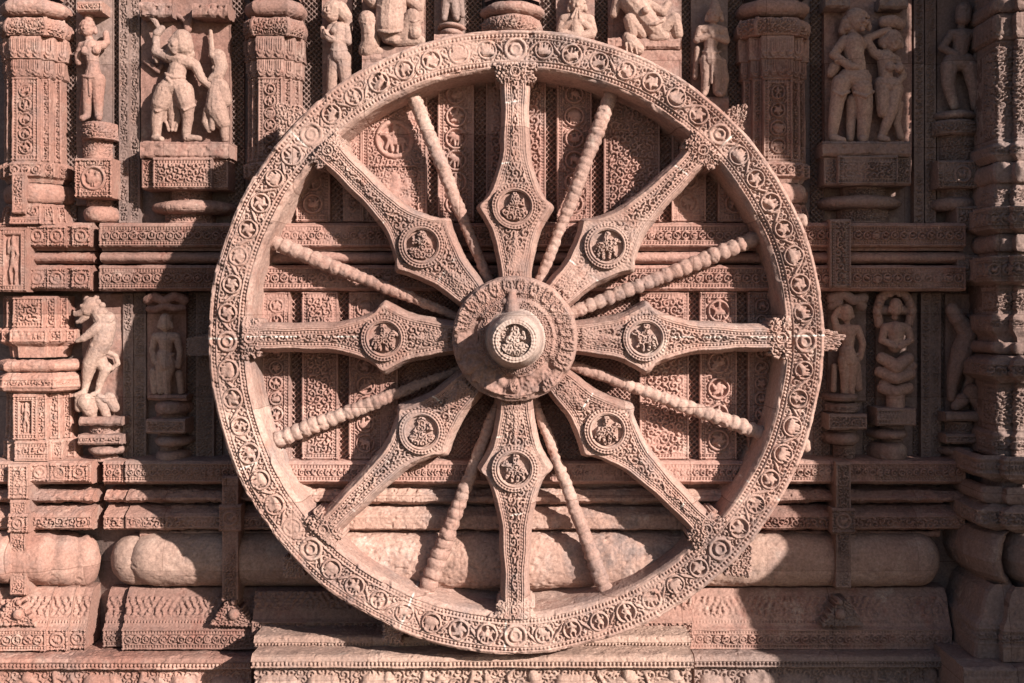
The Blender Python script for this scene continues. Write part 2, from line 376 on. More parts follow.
PLAN = {
 'oct': [(-1, 0), (-1, .55), (-.6, 1), (.6, 1), (1, .55), (1, 0)],
 'box': [(-1, 0), (-1, 1), (1, 1), (1, 0)],
 'step': [(-1, 0), (-1, .5), (-.76, .5), (-.76, .78), (-.46, .78), (-.46, 1), (.46, 1), (.46, .78), (.76, .78), (.76, .5), (1, .5), (1, 0)],
 'round': [(-math.cos(a), math.sin(a)) for a in np.linspace(0, math.pi, 19)],
 'lobes': [(-math.cos(t) * (1 + .07 * abs(math.sin(t * 4.5)) - .05), math.sin(t) * (1 + .1 * abs(math.sin(t * 4.5)) - .07)) for t in np.linspace(0, math.pi, 73)],
}
def column(name, pcx, d0, depth, levels, mat, parent, plan='oct', bands=(), sp=.85, rough=.5, seed=0, flute=0):
    """half-engaged shaft: levels [(py, half-width)] top to bottom, standing depth units in front of d0; bands=[(py0, py1, kind)]"""
    df = d0 - depth; lv = [(w * (1 + df / DIST), Z(py, df)) for py, w in levels][::-1]
    wr = max(w for w, z in lv)
    p, s, cor = resample(lv, sp)
    pl, ps, pc = resample([(a * wr, b * depth) for a, b in PLAN[plan]], sp)
    P = np.empty((len(p), len(pl), 3)); k = p[:, 0:1] / wr
    P[..., 0] = X(pcx, df) + pl[None, :, 0] * k; P[..., 1] = d0 - pl[None, :, 1] * (.35 + .65 * k); P[..., 2] = p[:, 1:2]
    f = Fd(ps, s); seg = [(pc[i], pc[i + 1]) for i in range(len(pc) - 1) if abs(PLAN[plan][i + 1][0] - PLAN[plan][i][0]) > .15] if plan in ('oct', 'box', 'step') else [(ps[-1] * .12, ps[-1] * .88)]
    zs = p[:, 1]
    for py0, py1, kind in bands:
        za, zb = Z(py1, df), Z(py0, df)
        m = np.where((zs >= za) & (zs <= zb))[0]
        if len(m) < 3: continue
        for j, (a, b) in enumerate(seg):
            kk = kind if (b - a) > 15 or kind in ('lat', 'lap', 'dent', 'small', 'finelat', 'tinyvine') else ('small' if (b - a) > 6 else None)
            if kk: orn(f.sub(a, b, s[m[0]], s[m[-1]]), kk, seed + j * 13 + int(py0))
    return surf(name, P, f.H, mat, parent, rough=rough, seed=seed)
def lens(name, px0, px1, py0, py1, d0, depth, mat, parent, plan='round', seed=0, band=None, e=.55):
    """a lotus dish / cushion seen between py0 and py1"""
    c, w = (px0 + px1) / 2, (px1 - px0) / 2; lv = []
    for k in range(11):
        a = -math.pi / 2 + math.pi * k / 10; lv.append((((py0 + py1) + (py1 - py0) * math.sin(a)) / 2, w * (1 - e + e * math.cos(a) ** .7 if math.cos(a) > 0 else 1 - e)))
    return column(name, c, d0, depth, lv, mat, parent, plan, [(py0 + 1, py1 - 1, band)] if band else (), rough=.7, seed=seed)

def tubes(chains, ref):
    """closed tapered tubes through (x, y, out, r) points; out is the distance in front of depth ref"""
    V, F, b = [], [], 0
    NS = 12
    for ch in chains:
        pts = [np.array([X(x, ref - 12), ref - o, Z(y, ref - 12)]) for x, y, o, r in ch]; rad = [q[3] * (1 + ref / DIST) for q in ch]
        if len(pts) == 1: pts = [pts[0], pts[0] + np.array([0, 0, -.01])]; rad = rad * 2
        for a, c, ra, rc in zip(pts[:-1], pts[1:], rad[:-1], rad[1:]):
            ax = c - a; L = np.linalg.norm(ax); ax = ax / (L + 1e-9)
            t = np.cross(ax, [0, 1, 0]); t = t if np.linalg.norm(t) > .1 else np.cross(ax, [1, 0, 0]); t /= np.linalg.norm(t); w = np.cross(ax, t)
            rings = [(a - ax * ra * math.cos(q), ra * math.sin(q)) for q in np.linspace(.12, math.pi / 2, 5)] + [(c + ax * rc * math.sin(q), rc * math.cos(q)) for q in np.linspace(0, math.pi / 2 - .12, 5)]
            for cc, rr in rings:
                for k in range(NS):
                    g = 2 * math.pi * k / NS; V.append(cc + rr * (t * math.cos(g) + w * math.sin(g)))
            m = len(rings)
            for i in range(m - 1):
                for k in range(NS):
                    F.append((b + i * NS + k, b + i * NS + (k + 1) % NS, b + (i + 1) * NS + (k + 1) % NS, b + (i + 1) * NS + k))
            F.append(tuple(b + k for k in range(NS))[::-1]); F.append(tuple(b + (m - 1) * NS + k for k in range(NS)))
            b += m * NS
    return np.array(V), F
def face(x, y, o, r, t=0.0):
    """features of a carved head of radius r centred at x, y; t turns it sideways"""
    c = x + t * r
    return [[(c, y - .3 * r, o + .88 * r, .13 * r), (c + .12 * t * r, y + .16 * r, o + 1.02 * r, .21 * r)], [(c - .55 * r, y - .22 * r, o + .74 * r, .12 * r), (c - .1 * r, y - .34 * r, o + .9 * r, .13 * r)], [(c + .1 * r, y - .34 * r, o + .9 * r, .13 * r), (c + .55 * r, y - .22 * r, o + .74 * r, .12 * r)],
            [(c - .22 * r, y + .5 * r, o + .86 * r, .11 * r), (c + .22 * r, y + .5 * r, o + .86 * r, .11 * r)], [(c, y + .82 * r, o + .66 * r, .26 * r)], [(c - .4 * r, y + .22 * r, o + .72 * r, .27 * r)], [(c + .4 * r, y + .22 * r, o + .72 * r, .27 * r)],
            [(x - .98 * r, y, o, .24 * r), (x - 1.02 * r, y + .6 * r, o + .1 * r, .3 * r)], [(x + .98 * r, y, o, .24 * r), (x + 1.02 * r, y + .6 * r, o + .1 * r, .3 * r)],
            [(x - .88 * r, y - .3 * r, o + .4 * r, .2 * r), (x - .4 * r, y - .78 * r, o + .55 * r, .22 * r), (x + .4 * r, y - .78 * r, o + .55 * r, .22 * r), (x + .88 * r, y - .3 * r, o + .4 * r, .2 * r)]]
def girdle(x0, y0, x1, y1, o, back=7, r=1.3, sag=3):
    xm, ym = (x0 + x1) / 2, (y0 + y1) / 2 + sag
    return [[(x0, y0, o - back, r), ((x0 * 2 + xm) / 3, (y0 + ym) / 2, o - back * .3, r), (xm, ym, o, r * 1.1), ((x1 * 2 + xm) / 3, (y1 + ym) / 2, o - back * .3, r), (x1, y1, o - back, r)]]
def figure(name, chains, ref, mat, parent, voxel=.6, rough=.3, seed=0, smooth=2):
    """a carved body: tubes fused into one continuous skin"""
    ref = ref + OFF
    V, F = tubes(chains, ref)
    me = bpy.data.meshes.new('tmp'); me.from_pydata((V * U).tolist(), [], F)
    ob = bpy.data.objects.new('tmp', me); COL.objects.link(ob)
    r = ob.modifiers.new('r', 'REMESH'); r.mode = 'VOXEL'; r.voxel_size = voxel * U
    sm_ = ob.modifiers.new('s', 'SMOOTH'); sm_.iterations = smooth; sm_.factor = .5
    ev = ob.evaluated_get(bpy.context.evaluated_depsgraph_get()); m2 = ev.to_mesh()
    n = len(m2.vertices); co = np.empty(n * 3, np.float32); m2.vertices.foreach_get('co', co)
    nr = np.empty(n * 3, np.float32); m2.vertices.foreach_get('normal', nr)
    fq = [tuple(p.vertices) for p in m2.polygons]
    ev.to_mesh_clear(); bpy.data.objects.remove(ob); bpy.data.meshes.remove(me)
    co = co.reshape(-1, 3).astype(float) / U; nr = nr.reshape(-1, 3)
    co += nr * (rough * (.5 * vnoise(co, 8., seed) + .6 * vnoise(co, 2.6, seed + 1) + .5 * vnoise(co, 1.4, seed + 2) - 1.6 * sm(vnoise(co, 4.2, seed + 3), .5, .75)))[:, None]
    q4 = [f for f in fq if len(f) == 4]; q3 = [f for f in fq if len(f) != 4]
    o = new_mesh(name, W3(co), np.array(q4), mat, parent, q3)
    return o

# ------------------------------------------------------------------ the setting
gm = np.array([[-60, -60, 0], [60, -60, 0], [60, 60, 0], [-60, 60, 0]], float)
g = new_mesh('ground', gm, [(0, 1, 2, 3)], SOIL); g['kind'] = 'structure'

# ------------------------------------------------------------------ temple wall
wall = thing('temple_wall', 'tall carved sandstone temple wall rising behind the great wheel', 'wall', (0, BK, Z(720, BK)))
zlo, zhi = -480, 620
x0, x1 = X(-260, BK), X(1500, BK)
new_mesh('wall_face', W3(np.array([(x0, BK, zlo), (x1, BK, zlo), (x1, BK, zhi), (x0, BK, zhi), (x0, BK + 60, zlo), (x1, BK + 60, zlo), (x1, BK + 60, zhi), (x0, BK + 60, zhi)], float)),
         [(0, 1, 2, 3), (5, 4, 7, 6), (3, 2, 6, 7), (1, 5, 6, 2), (4, 0, 3, 7)], GREY, wall)
def strip(name, a, b, py0, py1, kind, d, mat, sd):
    return box(name, a, b, py0, py1, d, mat, wall, kind, BK + 1, .9, .35, sd, r=1)
for i, (a, b) in enumerate([(67, 76), (112, 121), (228, 244), (303, 325), (350, 364), (422, 436), (462, 482), (543, 560), (592, 612), (680, 694), (728, 742), (811, 824), (980, 1004)]):
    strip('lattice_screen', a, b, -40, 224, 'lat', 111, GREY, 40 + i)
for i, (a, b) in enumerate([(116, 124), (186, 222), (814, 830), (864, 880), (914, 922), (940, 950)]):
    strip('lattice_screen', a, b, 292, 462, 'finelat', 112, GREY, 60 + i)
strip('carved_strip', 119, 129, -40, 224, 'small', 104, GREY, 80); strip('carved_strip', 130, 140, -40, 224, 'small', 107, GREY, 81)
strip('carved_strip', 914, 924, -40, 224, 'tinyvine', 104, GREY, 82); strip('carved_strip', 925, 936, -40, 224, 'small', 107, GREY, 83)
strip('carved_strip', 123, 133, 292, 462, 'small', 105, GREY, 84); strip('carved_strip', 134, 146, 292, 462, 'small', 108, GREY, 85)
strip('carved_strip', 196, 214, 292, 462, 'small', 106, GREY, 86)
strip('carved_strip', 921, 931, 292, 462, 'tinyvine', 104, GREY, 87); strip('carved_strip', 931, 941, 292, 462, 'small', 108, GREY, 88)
# ------------------------------------------------------------------ string courses
def upper_course(px0, px1, d, t, mat, kinds, seed, steps=()):
    d = d + OFF
    a, b = X(px0, d), X(px1, d)
    mould('lower_fillet', a, b, [(BK, Z(291, d)), (d + 3, Z(291, d)), (d, Z(289, d)), (d, Z(267, d)), (d + 3, Z(265, d)), (BK, Z(265, d))], mat, t, [(2, kinds)], back=BK, seed=seed)
    mould('roll', a, b, [(BK, Z(264.5, d))] + rollp(d + 14, 252, 264, 12) + [(BK, Z(252, d))], mat, t, back=BK, seed=seed + 1)
    mould('upper_fillet', a, b, [(BK, Z(251, d)), (d + 8, Z(250.6, d)), (d + 8, Z(248, d)), (d + 1, Z(247, d)), (d, Z(246, d)), (d, Z(225, d)), (d + 3, Z(222.5, d)), (BK, Z(221, d))], mat, t, [(4, kinds)], back=BK, seed=seed + 2)
def lower_course(px0, px1, d, t, mat, seed):
    d = d + OFF
    a, b = X(px0, d), X(px1, d)
    mould('upper_fillet', a, b, [(BK, Z(486, d)), (d + 5, Z(485, d)), (d, Z(482, d)), (d, Z(463, d)), (d + 3, Z(461, d)), (BK, Z(459.5, d))], mat, t, [(2, 'vine')], back=BK, seed=seed)
    mould('roll', a, b, [(BK, Z(506, d)), (d + 14, Z(505, d)), (d + 3, Z(501, d)), (d + 2, Z(498, d)), (d + 12, Z(492, d)), (BK, Z(490, d))], mat, t, back=BK, rough=1.3, seed=seed + 1)
    mould('lower_fillet', a, b, [(BK, Z(532, d)), (d + 6, Z(531, d)), (d + 2, Z(529, d)), (d + 1, Z(516, d)), (d + 4, Z(513.5, d)), (d + 18, Z(508, d)), (BK, Z(507, d))], mat, t, [(2, 'curl')], back=BK, rough=.9, seed=seed + 2)
t = thing('string_course', 'triple carved string course running behind the upper half of the wheel', 'moulding', (X(520, 76), 76, Z(291, 76)), 'string courses along the wall')
upper_course(99, 966, 76, t, PINK, 'vine', 200)
box('strap', 830, 851, 219, 288, 70, GREY, t, 'curl', BK, seed=8)
t = thing('string_course', 'set-back end of string course beside the small dancer niche', 'moulding', (X(10, 84), 84, Z(291, 84)), 'string courses along the wall')
upper_course(-230, 92, 82, t, ROSE, 'rosette', 210)
for a, b in ((28, 46), (47, 66), (72, 90)):
    for y0, y1 in ((225, 247), (267, 289)): box('rosette_block', a, b, y0, y1, 78, ROSE, t, 'rosette', BK, seed=a + y0)
t = thing('string_course', 'dark-grooved lower string course running behind the wheel below hub height', 'moulding', (X(520, 76), 76, Z(532, 76)), 'string courses along the wall')
lower_course(125, 966, 76, t, PINK, 220)
box('strap', 222, 238, 476, 602, 66, PINK, t, 'small', BK, seed=9); box('strap', 836, 851, 462, 589, 66, GREY, t, 'small', BK, seed=10)
box('boss', 219, 241, 505, 532, 63, PINK, t, 'rosette', 80, seed=11); box('boss', 832, 855, 508, 534, 63, GREY, t, 'rosette', 80, seed=12)
t = thing('string_course', 'lower string course in sunlight with long tapered strap above the ribbed cushion', 'moulding', (X(10, 78), 78, Z(532, 78)), 'string courses along the wall')
lower_course(-230, 91, 74, t, ROSE, 230); lower_course(103, 124, 81, t, ROSE, 236); 
for a, b in ((30, 49), (50, 68), (69, 88)): box('rosette_block', a, b, 463, 482, 72, ROSE, t, 'rosette', 90, seed=a)
box('strap', 8, 28, 464, 500, 64, ROSE, t, 'curl', BK, seed=13); box('strap', 10, 26, 500, 596, 64, ROSE, t, 'small', BK, seed=14); box('boss', 8, 28, 514, 533, 61, ROSE, t, 'rosette', 90, seed=15)

# ------------------------------------------------------------------ bolsters and plinths
def bolster(name, px0, px1, py0, py1, dc, bulge, mat, parent, eL=0, eR=0, rough=.75, seed=0):
    dc = dc + OFF; d = dc - bulge; a, b = X(px0, d), X(px1, d); zc, r = (Z(py0, d) + Z(py1, d)) / 2, (Z(py0, d) - Z(py1, d)) / 2
    L = b - a; u = [0.0]
    u = np.sort(np.concatenate([eL * (1 - np.cos(np.linspace(0, math.pi / 2, 24))), np.linspace(eL, L - eR, int((L - eL - eR) / 1.3) + 2), L - eR * (1 - np.cos(np.linspace(0, math.pi / 2, 24)))]))
    u = u[np.concatenate([[True], np.diff(u) > .02])]; k = [0]
    for i in range(1, len(u)):
        if u[i] - u[k[-1]] > .3 or i == len(u) - 1: k.append(i)
    u = u[k]
    e = np.ones(len(u))
    if eL: e = np.minimum(e, np.sqrt(np.clip(1 - (np.clip(eL - u, 0, eL) / eL) ** 2, .0004, 1)))
    if eR: e = np.minimum(e, np.sqrt(np.clip(1 - (np.clip(u - (L - eR), 0, eR) / eR) ** 2, .0004, 1)))
    th = np.linspace(-math.pi / 2, math.pi / 2, int(r * 3.2 / 1.0))
    P = np.empty((len(th), len(u), 3)); P[..., 0] = a + u[None]
    co, si = np.cos(th)[:, None], np.sin(th)[:, None]
    P[..., 1] = dc - bulge * np.sign(co) * np.abs(co) ** .8 * e[None]; P[..., 2] = zc + r * np.sign(si) * np.abs(si) ** .9 * e[None]
    return surf(name, P, None, mat, parent, rough=rough, seed=seed)
t = thing('stone_bolster', 'long smooth half-round stone bolster along the wall foot behind the wheel', 'moulding', (X(520, 76), 76, Z(592, 76)))
bolster('body', 119, 948, 536, 592, 104, 34, TAN, t, 34, 26, seed=30); bolster('end_lobe', 103, 200, 537, 590, 108, 28, TAN, t, 30, 0, seed=31)
box('fillet', 140, 940, 531, 537, 92, PINK, t, None, BK, 1.4, 1.2, 32)
t = thing('ribbed_cushion', 'ribbed stone cushion moulding in full sun at the wall foot', 'moulding', (X(20, 76), 76, Z(592, 76)))
bolster('lobe', 60, 94, 538, 590, 110, 20, ROSE, t, 0, 15, seed=33); bolster('lobe', 30, 76, 537, 591, 108, 32, ROSE, t, 0, 18, seed=34); bolster('lobe', 6, 52, 536, 591, 106, 44, ROSE, t, 0, 18, seed=36); bolster('lobe', -230, 12, 535, 592, 104, 54, ROSE, t, 0, 16, seed=35)
LT = Z(651, 104)      # top of the ledges
def plinth(name, px0, px1, d, mat, parent, zb, seed, band='vine', slope='flute'):
    d = d + OFF
    a, b = X(px0, d), X(px1, d)
    return mould(name, a, b, [(BK, zb), (d, zb), (d - 1, Z(629, d)), (d + 3, Z(627, d)), (d + 7, Z(619, d)), (d + 16, Z(600, d)), (d + 24, Z(593, d)), (BK, Z(592, d))], mat, parent, [(1, band), (3, 'beads'), (4, slope)], back=BK, seed=seed)
t = thing('carved_plinth', 'sloping plinth with figure band under the long bolster and wheel', 'plinth', (X(520, 70), 70, LT))
plinth('main_course', 122, 952, 70, PINK, t, LT, 240); plinth('end_course', 103, 125, 80, PINK, t, LT, 243)
zc_ = Z(656, 25)
mould('centre_course', X(252, 98), X(693, 98), [(BK, zc_), (98, zc_), (97, zc_ + 15), (100, zc_ + 17), (104, zc_ + 26), (112, zc_ + 44), (BK, zc_ + 46)], PINK, t, [(1, 'curl'), (4, 'flute')], back=BK, seed=246)
mould('ledge_step', X(254, 58), X(691, 58), [(BK, zc_ - .5), (58, zc_ - .5), (56.5, zc_ + 4), (58, zc_ + 9), (61, zc_ + 10.5), (BK, zc_ + 11)], TAN, t, [(1, 'beads')], back=BK, seed=247, rough=1.0)
t = thing('carved_plinth', 'stepped sunlit plinth below the ribbed cushion', 'plinth', (X(0, 70), 70, LT))
plinth('front_course', -230, 46, 64, ROSE, t, LT, 250); plinth('middle_course', 46.5, 68, 68, ROSE, t, LT, 253, 'rosette'); plinth('end_course', 68.5, 86, 74, ROSE, t, LT, 256, 'rosette')
def ledge(name, label, px0, px1, pyt, d0, mat, seed):
    zt = Z(pyt, d0); a, b = X(px0, d0), X(px1, d0); zg = -CH / U + 1
    t = thing(name, label, 'frieze', ((a + b) / 2, d0, zg), 'elephant friezes at the wall foot')
    mould('ledge', a, b, [(d0 + 14, zt - 13.5), (d0 + 1, zt - 13), (d0, zt - 12), (d0, zt - 5), (d0 + 2, zt - 1.5), (d0 + 6, zt), (BK, zt)], mat, t, [(2, 'dent')], back=BK, seed=seed, spu=.8, rough=.8)
    mould('elephant_frieze', a + 1, b - 1, [(d0 + 9, zt - 62), (d0 + 9, zt - 13.6)], mat, t, [(0, 'elephants')], back=BK, seed=seed + 1)
    mould('base', a, b, [(d0 - 12, zg), (d0 - 12, zt - 92), (d0 - 4, zt - 80), (d0, zt - 64), (d0 + 4, zt - 62.2), (BK, zt - 62.2)], mat, t, [], 3, 1.5, BK, seed + 2)
    return t
ledge('elephant_ledge', 'sunlit ledge and elephant frieze below the ribbed cushion', -230, 250, 658, 88, ROSE, 260)
t = ledge('elephant_ledge', 'projecting centre ledge and elephant frieze directly under the wheel', 251, 694, 656, 25, TAN, 270)
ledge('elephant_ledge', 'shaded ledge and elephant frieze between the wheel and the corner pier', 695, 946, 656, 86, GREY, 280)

# ------------------------------------------------------------------ the wall seen between the spokes (it stands further out)
OFF = 0.0
n = 160; th = np.arange(n) / n * 2 * math.pi
pr = np.array([(292, BK), (292, 62), (150, 62), (1, 62)], float)
P = np.empty((4, n, 3)); P[..., 0] = X(515.5) + pr[:, 0:1] * np.cos(th); P[..., 2] = Z(341.5) + pr[:, 0:1] * np.sin(th); P[..., 1] = pr[:, 1:2]
surf('wheel_backing', P, None, PANEL, wall, wrap=True, rough=0)
def inset(a, b, y0, y1, k, sd):
    dx = max(abs(a - 515.5), abs(b - 515.5)); q = math.sqrt(max(0, 297 ** 2 - dx * dx)); y0 = max(y0, 341.5 - q); y1 = min(y1, 341.5 + q)
    if y1 - y0 > 6: box('lattice_screen' if 'lat' in k else 'carved_panel', a, b, y0, y1, 54 if 'lat' in k else 46, PANEL, wall, k, 63, .8, .35, sd, 1)
for i, (a, b, k) in enumerate([(258, 284, 'vine'), (284, 296, 'lat'), (296, 330, 'vine'), (330, 343, 'lat'), (343, 362, 'vine'), (427, 438, 'lat'), (438, 474, 'vine'), (474, 486, 'lat'), (486, 546, 'vine'), (546, 557, 'lat'),
                               (557, 592, 'vine'), (592, 604, 'lat'), (604, 660, 'curl'), (660, 672, 'lat'), (672, 706, 'vine'), (706, 718, 'lat'), (718, 752, 'vine'), (752, 772, 'lat')]):
    inset(a, b, 50, 222, k, 100 + i)
for i, (a, b, k) in enumerate([(236, 262, 'vine'), (262, 290, 'vine'), (290, 302, 'lat'), (302, 338, 'curl'), (338, 349, 'lat'), (349, 382, 'vine'), (382, 398, 'small'), (398, 470, 'finelat'), (470, 560, 'finelat'), (560, 640, 'finelat'),
                               (640, 689, 'vine'), (689, 700, 'lat'), (700, 737, 'vine'), (737, 748, 'lat'), (748, 776, 'vine'), (776, 796, 'small')]):
    inset(a, b, 291, 460, k, 130 + i)
zt, zb = Z(88, 46), Z(222, 46); xa, xb = X(362, 46), X(427, 46)      # the tall panel with a roundel
us = np.linspace(0, xb - xa, 92); vs = np.linspace(0, zt - zb, 190)
P = np.empty((190, 92, 3)); P[..., 0] = xa + us[None]; P[..., 1] = 46; P[..., 2] = zb + vs[:, None]
f = Fd(us, vs); g2 = frame(f); curls(g2, 6.5, 2.4, 5); zc = Z(139, 46) - zb
medal(f, f.W / 2, zc, 18, 9, 'rider', 2.2, 2.4, 2.5, 4)
orn(f.sub(8, f.W - 8, 3, Z(165, 46) - zb), 'figures', 4)
surf('carved_panel', P, f.H, PANEL, wall, caps=63, rough=.4, seed=3)
def chord(nm, y0, y1, prof, bands, sd, r=296, rough=.5, mat=None):
    dy = max(abs(y0 - 341.5), abs(y1 - 341.5)); h = math.sqrt(r * r - dy * dy)
    mould(nm, X(515.5 - h, 40), X(515.5 + h, 40), prof, mat or PANEL, wall, bands, .8, rough, 63, sd)
D = 40
chord('course_fillet', 265, 291, [(63, Z(291, D)), (D + 3, Z(291, D)), (D, Z(289, D)), (D, Z(267, D)), (D + 3, Z(265, D)), (63, Z(265, D))], [(2, 'vine')], 150)
chord('course_roll', 252, 264, [(63, Z(264.5, D))] + rollp(D + 12, 252, 264, 10) + [(63, Z(252, D))], [], 151)
chord('course_fillet', 221, 251, [(63, Z(251, D)), (D + 8, Z(250.6, D)), (D + 8, Z(248, D)), (D + 1, Z(247, D)), (D, Z(246, D)), (D, Z(225, D)), (D + 3, Z(222.5, D)), (63, Z(221, D))], [(4, 'vine')], 152)
chord('course_fillet', 459, 486, [(63, Z(486, D)), (D + 5, Z(485, D)), (D, Z(482, D)), (D, Z(463, D)), (D + 3, Z(461, D)), (63, Z(459.5, D))], [(2, 'vine')], 153)
chord('course_roll', 488, 507, [(63, Z(507, D)), (D + 12, Z(506, D)), (D + 2, Z(502, D)), (D + 1, Z(498, D)), (D + 12, Z(491, D)), (63, Z(490, D))], [], 154, 298, 1.2, BEIGE)
chord('course_fillet', 507, 532, [(63, Z(532, D)), (D + 6, Z(531, D)), (D + 2, Z(529, D)), (D + 1, Z(518, D)), (D + 4, Z(515, D)), (D + 14, Z(509, D)), (63, Z(508, D))], [(3, 'small')], 155, 300, .9, BEIGE)
bolster('wall_bolster', 338, 692, 535, 594, 62, 28, BEIGE, wall, 0, 0, 1.3, 156)
OFF = 39.0

# ------------------------------------------------------------------ pilasters
def pilaster(label, cx, w, mat, seed, foot=True, strap=None):
    t = thing('pilaster', label, 'pilaster', (X(cx, 80), 90, Z(224, 80)), 'pilasters along the upper wall')
    lens('capital_ring', cx - w * .96, cx + w * .96, -4, 15, BK, 42, mat, t, 'oct', seed)
    column('upper_neck', cx, BK, 30, [(-60, w * 1.1), (-44, w * .8), (-5, w * .8)], mat, t, 'oct', sp=1.5)
    lens('cushion', cx - w, cx + w, 16, 35, BK, 44, mat, t, 'oct', seed + 1, 'small', .3)
    column('collar', cx, BK, 41, [(34, w * .86), (36, w * .95), (58, w * .95), (59, w * .88), (75, w * .88), (77, w * .8)], mat, t, 'step', [(37, 57, 'lap'), (59, 75, 'lap')], seed=seed + 2)
    column('shaft', cx, BK, 38, [(76.5, w * .82), (162, w * .84)], mat, t, 'step', [(77, 161, 'vine')], seed=seed + 3)
    if foot:
        column('base_band', cx, BK, 43, [(161.5, w * .9), (163, w * .98), (176, w * .98), (178, w * .85), (182, w * .8)], mat, t, 'step', [(163, 176, 'tinyvine')], seed=seed + 4)
        lens('base_torus', cx - w * 1.02, cx + w * 1.02, 182, 203, BK, 44, mat, t, 'lobes', seed + 5, None, .3)
        column('foot', cx, BK, 44, [(203, w * .84), (210, w * .92), (218, w * .95), (224, w)], mat, t, 'step', [(205, 218, 'curl'), (218, 224, 'small')], seed=seed + 6)
    return t
t = pilaster('reddish pilaster with scroll shaft at the far end left of the slender dancer', 25, 35, ROSE, 300)
box('strap', 12, 24, 172, 214, 66, ROSE, t, 'small', 90, seed=3)
pilaster('tall pilaster rising between the swordsman panel and the wheel rim', 270, 32, PINK, 310)
pilaster('tall pilaster half in shade beside the embracing couple', 778, 38, PINK, 320)
t = thing('pilaster', 'short stub of ringed pilaster standing above the top of the wheel', 'pilaster', (X(512, 80), 90, Z(62, 80)), 'pilasters along the upper wall')
lens('capital_ring', 478, 546, -2, 12, BK, 44, PINK, t, 'round', 330); lens('cushion', 480, 544, 13, 29, BK, 44, PINK, t, 'round', 331, 'small', .3)
column('shaft', 512, BK, 38, [(-60, 30), (-2, 28)], PINK, t, 'oct', sp=1.5); column('collar', 512, BK, 40, [(29, 28), (31, 31), (62, 31)], PINK, t, 'step', [(31, 62, 'lap')], seed=333)
t = thing('stepped_pier', 'stepped carved pier with niche figure left of the rearing lion', 'pier', (X(33, 80), 90, Z(461, 80)))
column('top_block', 28, BK, 38, [(296, 33), (329, 33)], ROSE, t, 'step', [(297, 328, 'curl')], seed=340)
column('band', 28, BK, 42, [(328, 36), (330, 40), (342, 40), (344, 37), (347, 30), (358, 28)], ROSE, t, 'step', [(330, 342, 'figures')], seed=341)
lens('leaf_plate', -14, 72, 360, 373, BK, 46, ROSE, t, 'oct', 342, None, .35)
column('plate', 28, BK, 47, [(373, 36), (377, 43), (388, 44), (391, 42), (393, 36)], ROSE, t, 'oct', [(378, 388, 'small')], seed=343)
column('shaft', 31, BK, 38, [(392.5, 33), (441, 34)], ROSE, t, 'step', [(394, 440, 'small')], seed=344)
box('figure_niche', 13, 37, 394, 441, 74, ROSE, t, 'niche', 90, seed=5)
column('foot', 31, BK, 42, [(440.5, 35), (442, 37), (461, 37)], ROSE, t, 'step', [(442, 460, 'curl')], seed=345)
t = thing('dancer_niche', 'small framed niche holding a dancer at the far end of the string course', 'niche', (X(12, 68), 70, Z(292, 68)))
box('frame', -2, 26, 227, 292, 66, ROSE, t, 'niche', BK, seed=6)

# ------------------------------------------------------------------ sculptures
def slab(t, a, b, y0, y1, d, mat, seed=0, kind=None):
    return box('slab', a, b, y0, y1, d, mat, t, kind, BK, 1.1, .7, seed)
def pedestal(t, items, mat, seed):
    for i, q in enumerate(items):
        k, a, b, y0, y1 = q[:5]; sd = seed + i
        if k == 'dish': lens('lotus_dish', a, b, y0, y1, BK, q[5] if len(q) > 5 else 36, mat, t, 'round', sd, None, .5)
        elif k == 'plate': box('plate', a, b, y0, y1, BK - OFF - (q[5] if len(q) > 5 else 36), mat, t, 'small', BK, seed=sd)
        elif k == 'plain': box('ledge', a, b, y0, y1, BK - OFF - (q[5] if len(q) > 5 else 38), mat, t, None, BK, 1.0, 1.1, sd, 3)
        elif k == 'block': box('block', a, b, y0, y1, BK - OFF - (q[5] if len(q) > 5 else 34), mat, t, q[6] if len(q) > 6 else 'curl', BK, seed=sd)
        elif k == 'neck': column('neck', (a + b) / 2, BK, q[5] if len(q) > 5 else 24, [(y0, (b - a) / 2), (y1, (b - a) / 2)], mat, t, 'round', [(y0, y1, 'small')], seed=sd)
        elif k == 'drum': lens('drum', a, b, y0, y1, BK, q[5] if len(q) > 5 else 34, mat, t, 'round', sd, 'small', .2)
GRP = 'figure sculptures set in the wall'
def sculpture(name, label, cx, yb):
    return thing(name, label, 'sculpture', (X(cx, 90), 90, Z(yb, 90)), GRP)

